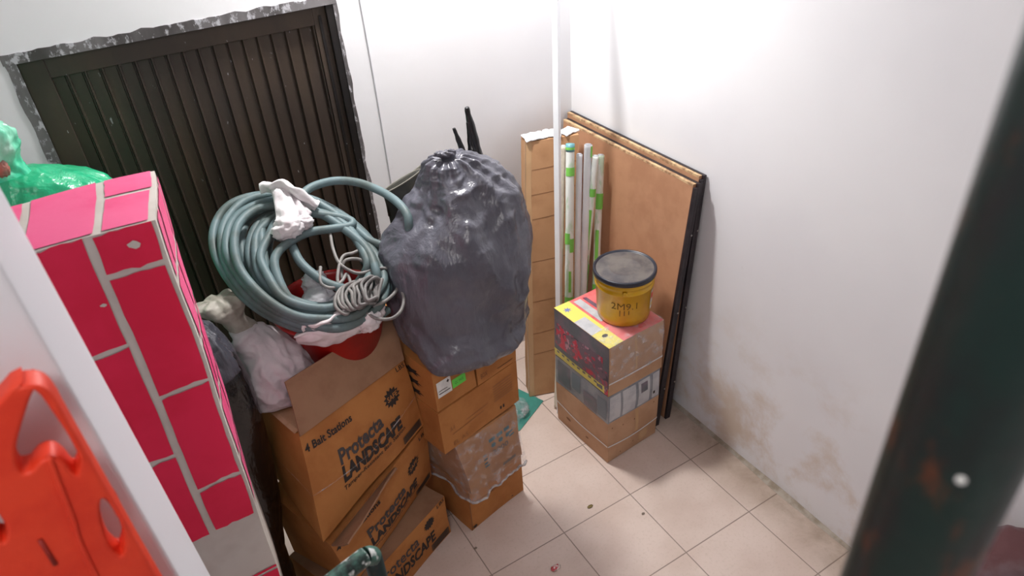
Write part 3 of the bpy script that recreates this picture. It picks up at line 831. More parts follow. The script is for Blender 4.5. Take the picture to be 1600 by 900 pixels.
_m = MB(); HC.patch(_m, 'front', 0.30, 0.58, 0.46, 0.475, 0, 0.0013, 4, .03); HC.patch(_m, 'front', 0.12, 0.52, 0.335, 0.35, 0, 0.0013, 4, .05); HC.text(_m, 'front', 'A4', 0.10, 0.16, 0.42, 0.44, 0.12, 0)
HC.text(_m, 'front', 'EL AS', 0.12, 0.30, 0.06, 0.08, 0.10, 0)
for k in range(7): HC.patch(_m, 'front', 0.66, 0.92, 0.40 + 0.06 * k, 0.425 + 0.06 * k, 0, 0.0013, 3)
HC.patch(_m, 'front', 0.73, 0.75, 0.12, 0.2, 1, 0.0013, 2); HC.patch(_m, 'front', 0.77, 0.79, 0.12, 0.2, 1, 0.0013, 2)
_m.build('printing', [mat('faint_print', L(150, 96, 54), 0.7), INK], t)
_m = MB(); HC.patch(_m, 'left', 0.55, 0.68, 0.30, 0.55, 0, 0.0013, 3); _m.build('green_sticker', GREEN_STK, t)['label'] = 'small green sticker'
r0 = rect((-1.222, -0.928), (-1.050, -0.889), 0.47); r1 = rect((-1.222, -0.925), (-1.052, -0.890), 0.47)
HD = Hex(hexc(*r0, 0.720, *r1, 0.893), (0.002, 0.002, 0), 0.002, 14, 5)
t = carton('cardboard_box', 'small carton with a white label and a green sticker, left one under the grey bag', HD, CARD2, G2)
_m = MB(); HD.patch(_m, 'front', 0.06, 0.40, 0.32, 0.70, 0, 0.0013); HD.shape(_m, 'front', burst(4, .5), 0.33, 0.62, 0.04, 0.05, 1, 0.002); HD.patch(_m, 'front', 0.09, 0.36, 0.40, 0.42, 1, 0.002); HD.patch(_m, 'front', 0.09, 0.3, 0.47, 0.485, 1, 0.002)
_m.build('white_label', [WHITE, INK], t)['label'] = 'white printed label'
_m = MB(); HD.patch(_m, 'front', 0.42, 0.76, 0.34, 0.56, 0, 0.0013); HD.text(_m, 'front', 'QC PASS', 0.48, 0.70, 0.42, 0.42, 0.07, 1, 0, 0.002); _m.build('green_sticker', [GREEN_STK, mat('dark_green_ink', L(40, 120, 50), .6)], t)['label'] = 'green sticker'
_m = MB()
for k in range(3): HD.shape(_m, 'left', burst(7, .5), 0.75, 0.7 - 0.25 * k, 0.12, 0.09, 0)
_m.build('printing', INK, t)
r0 = rect((-1.043, -0.890), (-0.864, -0.852), 0.47); r1 = rect((-1.045, -0.890), (-0.853, -0.850), 0.47)
HE = Hex(hexc(*r0, 0.720, *r1, 0.896), (0.002, 0.002, 0), 0.002, 15, 5)
t = carton('cardboard_box', 'small carton with bold black print, right one under the grey bag', HE, CARD2, G2)
_m = MB(); HE.patch(_m, 'front', 0.12, 0.20, 0.50, 0.72, 0, 0.0013, 3); HE.patch(_m, 'front', 0.22, 0.28, 0.55, 0.78, 0, 0.0013, 3); HE.patch(_m, 'front', 0.30, 0.42, 0.50, 0.70, 1, 0.0013, 3)
HE.text(_m, 'front', '208', 0.12, 0.42, 0.76, 0.80, 0.16, 0, 0.03); HE.text(_m, 'front', 'LECE', 0.50, 0.96, 0.74, 0.80, 0.16, 0, 0.03)
HE.text(_m, 'front', 'BOX', 0.08, 0.24, 0.12, 0.13, 0.12, 2); HE.patch(_m, 'front', 0.5, 0.9, 0.10, 0.12, 2, 0.0013, 3)
_m.build('printing', [INK, YEL, mat('brown_ink', L(110, 70, 40), .7)], t)

# ================================================================== first stack: three printed cartons
G1 = 'printed cartons stacked left of the grey bag stack'
def printed(H, mb, flip=0, sc=1.0, w=0.0):
    H.text(mb, 'front', '4 Bait Stations', 0.0 + 0.015, 0.42, 0.815 + w, 0.80 + w, 0.074, 0, 0.03)
    H.text(mb, 'front', 'Protecta', 0.235, 0.645, 0.50 + w, 0.50 + w, 0.155, 1, 0.034)
    H.text(mb, 'front', 'LANDSCAPE', 0.235, 0.80, 0.320 + w, 0.280 + w, 0.155, 0, 0.055)
    H.text(mb, 'front', 'Tamper-Resistant Bait Station', 0.225, 0.82, 0.235 + w, 0.215 + w, 0.050, 0, 0.01)
    H.shape(mb, 'front', burst(13, .72), 0.782, 0.69 + w, 0.080, 0.115, 0)
    H.text(mb, 'front', 'SAFE', 0.735, 0.835, 0.665 + w, 0.67 + w, 0.06, 2, 0.02, 0.002)
    H.text(mb, 'front', 'LBS', 0.90, 0.99, 0.90 + w, 0.90 + w, 0.06, 0, 0.01)
    H.patch(mb, 'front', 0.78, 0.98, 0.03, 0.13, 3, 0.0013, 4)
    for k in range(5): H.patch(mb, 'front', 0.795, 0.965, 0.042 + 0.017 * k, 0.050 + 0.017 * k, 0, 0.0018, 3)
INKG = mat('grey_black_ink', L(70, 64, 64), 0.7); LBLG = mat('dark_print_block', L(92, 66, 46), 0.7)
PRM = [INK, INKG, CARD2, LBLG]
def flap_front(H, h, lean, mat_, parent, th=0.006, curve=0.0, a0=0.0, a1=1.0, seed=0, name='front_flap', h1=None):
    """flap rising from the top front edge; lean = outward lean per metre"""
    h1 = h if h1 is None else h1
    P00 = H.on('front', a0, 0.985, 0.004); P10 = H.on('front', a1, 0.985, 0.004)
    up = H.az; out = -H.ay
    P01 = P00 + up * h + out * lean * h; P11 = P10 + up * h1 + out * lean * h1
    V, F = sheet(P00, P10, P01, P11, 16, 8, th, lambda a, b: out * (curve * math.sin(PI * a) * b) + nvec(Vector((a * 3, b * 2, seed))) * 0.006 * b)
    return bevel(obj(name, V, F, mat_, parent), 0.001)
# bottom
rb = [(-1.690, -1.066), (-1.224, -0.855), (-1.352, -0.56), (-1.815, -0.78)]
HF = Hex(hexc(*rb, 0.003, (-1.688, -1.070), (-1.226, -0.855), (-1.352, -0.56), (-1.81, -0.78), 0.222), (0.004, 0.006, 0), 0.004, 21, 5)
t = carton('cardboard_box', 'printed bait station carton on the floor, bottom of its stack of three', HF, CARD2, G1, 16)
_m = MB(); HF.text(_m, 'front', 'LANDSCAPE', 0.26, 0.84, 0.28, 0.28, 0.26, 0, 0.035); HF.text(_m, 'front', 'Protecta', 0.24, 0.66, 0.60, 0.60, 0.24, 1, 0.018); HF.shape(_m, 'front', burst(13, .72), 0.80, 0.78, 0.065, 0.12, 0)
HF.patch(_m, 'front', 0.78, 0.985, 0.03, 0.22, 3, 0.0013, 4)
for k in range(5): HF.patch(_m, 'front', 0.795, 0.965, 0.05 + 0.034 * k, 0.066 + 0.034 * k, 0, 0.0018, 3)
HF.text(_m, 'front', 'LBS', 0.905, 0.99, 0.90, 0.92, 0.08, 0, 0.01)
_m.build('printing', PRM, t)
_m = MB(); HF.patch(_m, 'top', 0.0, 1.0, 0.0, 1.0, 0, 0.0016, 10); _m.build('closed_top_flaps', CARD_DULL, t)
# middle
HG = Hex(hexc((-1.655, -1.030), (-1.224, -0.742), (-1.345, -0.55), (-1.79, -0.77), 0.230, (-1.694, -1.085), (-1.236, -0.815), (-1.345, -0.55), (-1.80, -0.77), [0.555, 0.575, 0.575, 0.555]), (0.006, 0.022, 0), 0.005, 22, 5)
t = carton('cardboard_box', 'bulging printed bait station carton, middle of its stack of three', HG, CARD2, G1, 16)
_m = MB(); printed(HG, _m, w=-0.02); _m.build('printing', PRM, t)
flap_front(HG, 0.075, 1.15, CARD_DULL, t, a0=0.0, a1=0.62, curve=0.0, h1=0.012, seed=2)
# side tint: these cartons show a redder left side
# top
HH = Hex(hexc((-1.713, -1.100), (-1.241, -0.829), (-1.345, -0.50), (-1.775, -0.66), [0.596, 0.596, 0.596, 0.596], (-1.668, -0.960), (-1.269, -0.812), (-1.37, -0.50), (-1.765, -0.64), [0.908, 0.905, 0.905, 0.908]), (0.004, 0.016, 0), 0.005, 23, 5)
t = carton('cardboard_box', 'printed bait station carton, front flap up, topmost of its stack, carrying the red bucket', HH, CARD2, G1, 18)
_m = MB(); printed(HH, _m); _m.build('printing', PRM, t)
fo = flap_front(HH, 0.165, -0.10, CARD_DULL, t, th=0.006, curve=0.008, a0=0.0, a1=1.0, seed=3)
# torn pale strip at the corner of the flap and the folded left flap on top
V, F = sheet(HH.P(-0.02, 0.02, 1.0) + Vector((0, 0, 0.004)), HH.P(0.22, 0.02, 1.0) + Vector((0, 0, 0.005)), HH.P(0.0, 0.9, 1.0) + Vector((0, 0, 0.004)), HH.P(0.26, 0.9, 1.0) + Vector((0, 0, 0.005)), 8, 10, 0.004, lambda a, b: Vector((0, 0, 0.003 * noise.noise(Vector((a * 4, b * 4, 0))) + .003)))
obj('side_flap', V, F, mat('pale_flap', L(206, 172, 138), 0.7, L(186, 146, 108), 10), t)
_m = MB(); HH.strap(_m, 0.50, 0.44, 0.004, 0.004, faces=('left', 'front'), sag=0.06); 
_m.build('clear_tape_strip', CLEAR, t)

# ================================================================== red bucket with its load
RB = mat('red_bucket_plastic', L(176, 24, 20), 0.35, L(150, 18, 18), 5, coat=0.2)
bcz = Vector((-1.432, -0.690, 0.922))
rbk = thing('red_bucket', 'red plastic bucket full of white scraps on the topmost printed carton', 'bucket', tuple(bcz))
_m = MB(); lathe(_m, bcz, [(0.05, 0.0), (0.132, 0.0), (0.138, 0.006), (0.168, 0.205), (0.178, 0.208), (0.180, 0.214), (0.177, 0.220), (0.166, 0.220), (0.163, 0.205), (0.134, 0.012), (0.05, 0.010)], 72)
_m.build('bucket_body', RB, rbk, True)
WPL = mat('white_plastic_scrap', L(222, 222, 228), 0.3, L(196, 200, 208), 14, 0.4, 40)
WCL = mat('white_rag', L(226, 222, 224), 0.85, L(206, 200, 204), 9, 0.4, 70)
for q, (x, y, z, rx, ry, rz_) in enumerate([(-1.500, -0.64, 1.085, 0.055, 0.045, 0.03), (-1.445, -0.60, 1.095, 0.05, 0.05, 0.03), (-1.470, -0.71, 1.095, 0.045, 0.04, 0.028),
                                          (-1.39, -0.66, 1.080, 0.05, 0.05, 0.03), (-1.43, -0.53, 1.115, 0.04, 0.035, 0.04), (-1.35, -0.74, 1.085, 0.045, 0.04, 0.03)]):
    _m = MB(); crumple(_m, (x, y, z), (rx, ry, rz_), q + 10, 0.22, 1.8)
    tag(_m.build('plastic_scrap', WPL, None, True, loc=(x, y, z - rz_)), 'crumpled white plastic scrap heaped in the red bucket among the hose loops', 'scrap', 'white scraps in the red bucket')
_m = MB(); lathe(_m, (-1.43, -0.66, 0.935), [(0.001, 0), (0.13, 0.0), (0.15, 0.13), (0.10, 0.15), (0.001, 0.155)], 40, cap=False)
_m.build('dark_filling', mat('dark_filling', L(46, 44, 46), 0.8, L(80, 78, 80), 18, 0.5, 40), rbk, True)

# ================================================================== hose, cable and rags
HOSE_LOOPS = [[[-1.297,-0.849,1.138],[-1.386,-0.88,1.136],[-1.488,-0.875,1.151],[-1.579,-0.821,1.185],[-1.653,-0.725,1.234],[-1.689,-0.617,1.293],[-1.688,-0.5,1.346],[-1.64,-0.404,1.382],[-1.565,-0.367,1.402],[-1.456,-0.366,1.389],[-1.348,-0.412,1.355],[-1.265,-0.515,1.293],[-1.23,-0.642,1.23],[-1.246,-0.765,1.181]],[[-1.319,-0.843,1.169],[-1.403,-0.883,1.157],[-1.491,-0.884,1.17],[-1.575,-0.83,1.203],[-1.644,-0.745,1.246],[-1.676,-0.636,1.299],[-1.669,-0.539,1.35],[-1.63,-0.453,1.384],[-1.548,-0.387,1.402],[-1.453,-0.385,1.393],[-1.358,-0.443,1.358],[-1.278,-0.546,1.306],[-1.247,-0.66,1.253],[-1.261,-0.77,1.198]],[[-1.319,-0.865,1.182],[-1.398,-0.9,1.175],[-1.483,-0.903,1.184],[-1.562,-0.842,1.216],[-1.625,-0.771,1.256],[-1.659,-0.664,1.306],[-1.663,-0.576,1.353],[-1.618,-0.481,1.386],[-1.546,-0.445,1.403],[-1.449,-0.44,1.396],[-1.352,-0.485,1.358],[-1.292,-0.579,1.318],[-1.258,-0.688,1.254],[-1.274,-0.796,1.214]],[[-1.339,-0.862,1.209],[-1.409,-0.898,1.195],[-1.486,-0.886,1.208],[-1.565,-0.848,1.232],[-1.619,-0.787,1.276],[-1.649,-0.683,1.318],[-1.645,-0.608,1.359],[-1.607,-0.527,1.395],[-1.534,-0.474,1.405],[-1.454,-0.482,1.394],[-1.375,-0.523,1.37],[-1.317,-0.607,1.325],[-1.282,-0.704,1.281],[-1.294,-0.797,1.238]],[[-1.308,-0.795,1.169],[-1.385,-0.833,1.159],[-1.454,-0.82,1.172],[-1.538,-0.783,1.197],[-1.591,-0.704,1.24],[-1.621,-0.616,1.284],[-1.616,-0.534,1.324],[-1.578,-0.454,1.352],[-1.513,-0.413,1.365],[-1.428,-0.41,1.361],[-1.346,-0.451,1.334],[-1.287,-0.544,1.289],[-1.254,-0.637,1.237],[-1.269,-0.724,1.197]],[[-1.342,-0.801,1.197],[-1.406,-0.831,1.186],[-1.477,-0.83,1.186],[-1.543,-0.791,1.213],[-1.589,-0.732,1.246],[-1.613,-0.666,1.282],[-1.606,-0.579,1.322],[-1.563,-0.508,1.355],[-1.509,-0.468,1.367],[-1.426,-0.458,1.361],[-1.346,-0.487,1.34],[-1.295,-0.562,1.296],[-1.281,-0.648,1.255],[-1.298,-0.731,1.219]],[[-1.345,-0.816,1.209],[-1.402,-0.846,1.195],[-1.47,-0.85,1.203],[-1.533,-0.813,1.23],[-1.582,-0.752,1.256],[-1.605,-0.682,1.295],[-1.592,-0.614,1.332],[-1.558,-0.54,1.359],[-1.491,-0.498,1.371],[-1.415,-0.491,1.367],[-1.345,-0.517,1.346],[-1.3,-0.575,1.31],[-1.282,-0.663,1.272],[-1.297,-0.751,1.232]],[[-1.351,-0.821,1.232],[-1.409,-0.851,1.219],[-1.472,-0.853,1.222],[-1.533,-0.832,1.243],[-1.577,-0.785,1.267],[-1.588,-0.715,1.301],[-1.584,-0.641,1.334],[-1.538,-0.58,1.355],[-1.483,-0.526,1.375],[-1.409,-0.527,1.372],[-1.344,-0.544,1.355],[-1.3,-0.613,1.32],[-1.294,-0.685,1.284],[-1.304,-0.753,1.252]],[[-1.344,-0.745,1.198],[-1.399,-0.778,1.184],[-1.464,-0.785,1.185],[-1.518,-0.768,1.207],[-1.563,-0.724,1.234],[-1.575,-0.656,1.26],[-1.556,-0.586,1.292],[-1.52,-0.515,1.321],[-1.457,-0.469,1.333],[-1.386,-0.462,1.335],[-1.321,-0.483,1.316],[-1.284,-0.536,1.286],[-1.273,-0.617,1.254],[-1.292,-0.68,1.223]]]
HOSE_STRANDS = {"arc":[[-1.476,-0.54,1.335],[-1.444,-0.538,1.373],[-1.408,-0.487,1.394],[-1.351,-0.444,1.408],[-1.272,-0.445,1.41],[-1.208,-0.489,1.403],[-1.165,-0.581,1.395],[-1.149,-0.673,1.39],[-1.148,-0.746,1.376],[-1.157,-0.771,1.345],[-1.157,-0.761,1.29]],"ess":[[-1.49,-0.838,1.187],[-1.537,-0.813,1.223],[-1.564,-0.772,1.265],[-1.56,-0.689,1.314],[-1.534,-0.645,1.332],[-1.483,-0.617,1.34],[-1.419,-0.601,1.341],[-1.347,-0.607,1.331],[-1.293,-0.611,1.324],[-1.28,-0.598,1.329],[-1.302,-0.576,1.341],[-1.352,-0.551,1.358],[-1.403,-0.53,1.373],[-1.44,-0.53,1.377],[-1.473,-0.526,1.362],[-1.507,-0.557,1.321]],"tail":[[-1.343,-0.486,1.368],[-1.307,-0.543,1.337],[-1.274,-0.608,1.303],[-1.252,-0.66,1.277],[-1.213,-0.694,1.257],[-1.223,-0.723,1.274],[-1.163,-0.71,1.255]],"inner1":[[-1.499,-0.47,1.371],[-1.537,-0.516,1.363],[-1.563,-0.591,1.341],[-1.586,-0.702,1.29],[-1.569,-0.78,1.252],[-1.524,-0.835,1.222],[-1.459,-0.847,1.21],[-1.392,-0.833,1.189]],"inner2":[[-1.464,-0.505,1.341],[-1.476,-0.567,1.323],[-1.483,-0.622,1.318],[-1.48,-0.683,1.289],[-1.446,-0.753,1.252],[-1.405,-0.791,1.231],[-1.353,-0.747,1.176]]}
CABLE_STRANDS = {"a":[[-1.346,-0.553,1.317],[-1.36,-0.614,1.319],[-1.374,-0.663,1.297],[-1.379,-0.715,1.274],[-1.362,-0.75,1.256],[-1.334,-0.769,1.244],[-1.28,-0.768,1.239],[-1.241,-0.783,1.228],[-1.235,-0.818,1.211],[-1.261,-0.853,1.197],[-1.302,-0.874,1.191],[-1.351,-0.883,1.192]],"b":[[-1.247,-0.84,1.202],[-1.251,-0.881,1.183],[-1.279,-0.918,1.168],[-1.318,-0.934,1.165],[-1.356,-0.922,1.174],[-1.379,-0.894,1.189],[-1.393,-0.878,1.199]],"c":[[-1.436,-0.715,1.279],[-1.457,-0.768,1.257],[-1.432,-0.792,1.243],[-1.397,-0.778,1.246],[-1.371,-0.75,1.246],[-1.376,-0.791,1.228]],"d":[[-1.278,-0.686,1.277],[-1.322,-0.696,1.277],[-1.362,-0.702,1.278],[-1.406,-0.766,1.252],[-1.408,-0.798,1.228]],"e":[[-1.389,-0.752,1.237],[-1.374,-0.723,1.259],[-1.352,-0.714,1.272],[-1.313,-0.725,1.262],[-1.301,-0.764,1.243],[-1.31,-0.829,1.213],[-1.351,-0.867,1.2]]}
CABLE_ARCS = [[[-1.4,-0.816,1.258],[-1.428,-0.827,1.256],[-1.445,-0.853,1.245],[-1.451,-0.884,1.232],[-1.438,-0.899,1.223],[-1.4,-0.869,1.213],[-1.375,-0.84,1.225],[-1.376,-0.812,1.238]],[[-1.39,-0.821,1.259],[-1.417,-0.831,1.257],[-1.435,-0.858,1.246],[-1.441,-0.888,1.232],[-1.427,-0.902,1.225],[-1.391,-0.873,1.215],[-1.368,-0.843,1.226],[-1.366,-0.817,1.239]],[[-1.379,-0.825,1.26],[-1.407,-0.836,1.258],[-1.425,-0.863,1.247],[-1.431,-0.893,1.233],[-1.417,-0.904,1.226],[-1.383,-0.877,1.216],[-1.361,-0.847,1.228],[-1.356,-0.821,1.239]],[[-1.369,-0.83,1.261],[-1.397,-0.84,1.259],[-1.415,-0.867,1.248],[-1.421,-0.897,1.234],[-1.406,-0.907,1.228],[-1.375,-0.881,1.217],[-1.354,-0.851,1.229],[-1.345,-0.826,1.24]],[[-1.359,-0.834,1.261],[-1.387,-0.845,1.259],[-1.405,-0.872,1.249],[-1.411,-0.902,1.235],[-1.395,-0.909,1.23],[-1.367,-0.885,1.219],[-1.347,-0.854,1.231],[-1.335,-0.83,1.241]],[[-1.349,-0.839,1.262],[-1.377,-0.849,1.26],[-1.395,-0.876,1.25],[-1.401,-0.906,1.236],[-1.384,-0.912,1.232],[-1.358,-0.889,1.22],[-1.34,-0.858,1.233],[-1.325,-0.835,1.242]],[[-1.338,-0.844,1.263],[-1.367,-0.854,1.261],[-1.385,-0.881,1.25],[-1.391,-0.911,1.237],[-1.373,-0.914,1.233],[-1.35,-0.893,1.221],[-1.332,-0.861,1.234],[-1.314,-0.84,1.243]],[[-1.328,-0.848,1.264],[-1.357,-0.859,1.262],[-1.375,-0.885,1.251],[-1.381,-0.915,1.238],[-1.362,-0.917,1.235],[-1.342,-0.897,1.223],[-1.325,-0.865,1.236],[-1.304,-0.844,1.243]],[[-1.318,-0.853,1.265],[-1.346,-0.863,1.263],[-1.365,-0.89,1.252],[-1.371,-0.92,1.239],[-1.351,-0.919,1.237],[-1.334,-0.901,1.224],[-1.318,-0.869,1.237],[-1.294,-0.849,1.244]]]
HOSEM = mat('grey_green_hose_rubber', L(98, 118, 122), 0.52, L(84, 96, 94), 9, 0.2, 60, spec=0.35)
hs = thing('garden_hose', 'thick grey-green hose coiled in big loops over the red bucket', 'hose', (-1.45, -0.6, 1.15))
mb = MB()
path = []
for lp in HOSE_LOOPS: path += [Vector(p) for p in lp]
sweep(mb, catmull(path, 7), 0.0135, 14)
for kname in ('arc', 'ess', 'tail', 'inner1', 'inner2'):
    sweep(mb, catmull(HOSE_STRANDS[kname], 9), 0.0135, 14)
mb.build('hose_tube', HOSEM, hs, True)
CBM = mat('grey_cable_sheath', L(132, 129, 126), 0.55, L(104, 101, 100), 14)
cb = thing('grey_cable', 'thin light grey cable bundled and looping inside the hose coil', 'cable', (-1.38, -0.66, 1.2))
mb = MB()
pa = []
for _i, a in enumerate(CABLE_ARCS): pa += [Vector(q) + nvec(Vector((_i * 1.7, _j * 0.9, 3))) * 0.011 for _j, q in enumerate(a)]
sweep(mb, catmull(pa, 6), 0.0052, 10)
mb.build('cable_bundle', CBM, cb, True)
mb = MB()
for kname in ('a', 'b', 'c', 'd', 'e'): sweep(mb, catmull(CABLE_STRANDS[kname], 8), 0.0052, 10)
mb.build('loose_strand', CBM, cb, True)
# rag knotted round the hose
rg = thing('white_rag', 'white rag knotted around the top of the hose coil', 'rag', (-1.44, -0.54, 1.36))
def ribbon(mb, pts, w, th=0.012, seed=0, n=10, side=Vector((0.7, 0.2, 0.4)), amp=0.014):
    P = catmull(pts, n); V = []; F = []; m = 10
    for j, p in enumerate(P):
        t = (P[min(j + 1, len(P) - 1)] - P[max(j - 1, 0)]).normalized()
        sd = (side - t * side.dot(t)).normalized(); nn = t.cross(sd)
        q_ = j / (len(P) - 1)
        ww = w(q_) if callable(w) else w
        for k in range(2 * m):
            q = 2 * PI * k / (2 * m)
            o = sd * math.cos(q) * ww + nn * math.sin(q) * th
            o += nn * amp * noise.noise(Vector((math.cos(q) * ww * 60, q_ * 6, seed)))
            V.append(p + o)
    for j in range(len(P) - 1):
        for k in range(2 * m): F.append((j * 2 * m + k, j * 2 * m + (k + 1) % (2 * m), (j + 1) * 2 * m + (k + 1) % (2 * m), (j + 1) * 2 * m + k))
    F.append(tuple(range(2 * m))[::-1]); F.append(tuple((len(P) - 1) * 2 * m + k for k in range(2 * m)))
    mb.add(V, F)
mb = MB()
ribbon(mb, [(-1.500, -0.440, 1.452), (-1.462, -0.455, 1.452), (-1.425, -0.490, 1.44), (-1.39, -0.525, 1.41), (-1.365, -0.54, 1.385)], lambda q: 0.012 + 0.030 * math.sin(PI * min(1, q * .9)), 0.014, 1, side=Vector((0.1, -.6, .6)))
ribbon(mb, [(-1.45, -0.46, 1.455), (-1.455, -0.52, 1.43), (-1.465, -0.575, 1.40), (-1.475, -0.60, 1.375)], lambda q: 0.022 + 0.02 * q, 0.016, 2, side=Vector((1, 0.1, 0.1)))
crumple(mb, (-1.478, -0.600, 1.376), (0.045, 0.030, 0.034), 3, 0.22, 2.0)
crumple(mb, (-1.425, -0.590, 1.372), (0.026, 0.022, 0.022), 5, 0.22, 2.0)
ribbon(mb, [(-1.445, -0.47, 1.45), (-1.43, -0.52, 1.42), (-1.41, -0.58, 1.385)], 0.02, 0.012, 8, side=Vector((1, 0.2, 0.1)))
mb.build('knotted_cloth', WCL, rg, True)
# white plastic hanging over the rim of the bucket
wp = thing('white_plastic_sheet', 'white plastic sheet bunched over the front rim of the red bucket', 'plastic sheet', (-1.47, -0.89, 1.14))
mb = MB()
ribbon(mb, [(-1.580, -0.840, 1.150), (-1.53, -0.870, 1.148), (-1.48, -0.888, 1.150), (-1.42, -0.890, 1.150), (-1.365, -0.878, 1.150), (-1.325, -0.845, 1.152)], lambda q: 0.010 + 0.032 * math.sin(PI * (0.15 + 0.75 * q)), 0.010, 4, side=Vector((0, -0.35, 1)), amp=0.016)
crumple(mb, (-1.375, -0.895, 1.155), (0.036, 0.022, 0.030), 7, 0.25, 2.0)
crumple(mb, (-1.335, -0.860, 1.160), (0.024, 0.020, 0.028), 9, 0.25, 2.0)
ribbon(mb, [(-1.56, -0.86, 1.19), (-1.50, -0.885, 1.20), (-1.44, -0.87, 1.20), (-1.39, -0.85, 1.19)], lambda q: 0.008 + 0.016 * math.sin(PI * q), 0.008, 6, side=Vector((0, -0.6, .7)))
mb.build('bunched_plastic', mat('white_plastic_sheet', L(226, 220, 222), 0.4, L(206, 196, 198), 10, 0.3, 40), wp, True)

# ================================================================== grey garbage bag on the second stack
def bagmat(name, col, rough, bs=0.6, col2=None):
    m = bpy.data.materials.new(name); k = NT(m); b = k.b
    b.inputs['Base Color'].default_value = col
    if col2: k.lk(k.mix(k.ramp(k.noise(5, 3), 0.4, 0.7), col, col2), b.inputs['Base Color'])
    b.inputs['Roughness'].default_value = rough; b.inputs['Specular IOR Level'].default_value = 0.6
    h = k.math('ADD', k.noise(9, 5, 0.55, k.mapping((1, 1, 0.4)), dist=0.8), k.math('MULTIPLY', k.noise(30, 3, 0.5, k.mapping((1, 1, 0.5))), 0.35))
    k.bump(h, bs, 0.02); return m
GBAG = bagmat('dark_grey_plastic_film', L(96, 96, 106), 0.30, 0.75, L(80, 80, 90))
BBAG = bagmat('black_plastic_film', L(16, 16, 18), 0.22, 0.5)
gb = thing('garbage_bag', 'large tied dark grey garbage bag on top of the second carton stack', 'garbage bag', (-1.03, -0.74, 0.90))
bag('bag_body', [(-1.035, -0.915, 0.888, 0.02, 0.01), (-1.035, -0.925, 0.878, 0.10, 0.026), (-1.037, -0.925, 0.888, 0.150, 0.05), (-1.036, -0.88, 0.922, 0.182, 0.110), (-1.034, -0.82, 0.970, 0.202, 0.160), (-1.028, -0.79, 1.05, 0.216, 0.188),
                 (-1.016, -0.775, 1.15, 0.230, 0.200), (-1.004, -0.765, 1.25, 0.226, 0.190), (-0.985, -0.76, 1.32, 0.192, 0.165), (-0.952, -0.75, 1.39, 0.146, 0.130), (-0.955, -0.745, 1.44, 0.112, 0.10),
                 (-0.968, -0.74, 1.475, 0.075, 0.065), (-0.975, -0.74, 1.50, 0.046, 0.038), (-0.980, -0.74, 1.512, 0.030, 0.024)],
    GBAG, gb, amp=0.024, freq=4.3, seed=4, n=150, k=12, pleat=0.010, pleatn=13, sq=2.3)
bag('tied_neck', [(-0.980, -0.74, 1.505, 0.030, 0.024), (-0.985, -0.742, 1.517, 0.023, 0.018), (-0.99, -0.745, 1.527, 0.030, 0.022), (-1.0, -0.75, 1.538, 0.036, 0.020), (-1.008, -0.755, 1.545, 0.02, 0.006)],
    GBAG, gb, amp=0.010, freq=16, seed=9, n=60, k=8, pleat=0.008, pleatn=9)
BLK = mat('glossy_black_plastic', L(14, 14, 18), 0.25, spec=0.6)
def spike(pts, r, seed):
    mb = MB(); sweep(mb, catmull(pts, 8), r, 14, rfun=lambda q: (1.25 - 0.75 * q) * (1 + 0.25 * noise.noise(Vector((q * 7, seed, 0)))))
    return mb.build('twisted_plastic_end', BLK, gb, True)
for (pts_, r_, s_) in (([(-0.880, -0.71, 1.40), (-0.872, -0.69, 1.46), (-0.868, -0.675, 1.51), (-0.866, -0.67, 1.55), (-0.866, -0.665, 1.575)], 0.014, 1),
                       ([(-0.862, -0.71, 1.40), (-0.856, -0.69, 1.47), (-0.856, -0.675, 1.53), (-0.860, -0.66, 1.59), (-0.863, -0.66, 1.620)], 0.015, 2),
                       ([(-0.895, -0.70, 1.43), (-0.900, -0.68, 1.48), (-0.908, -0.665, 1.53), (-0.916, -0.66, 1.566)], 0.010, 3)):
    spike(pts_, r_, s_)['label'] = 'twisted black plastic end sticking up'

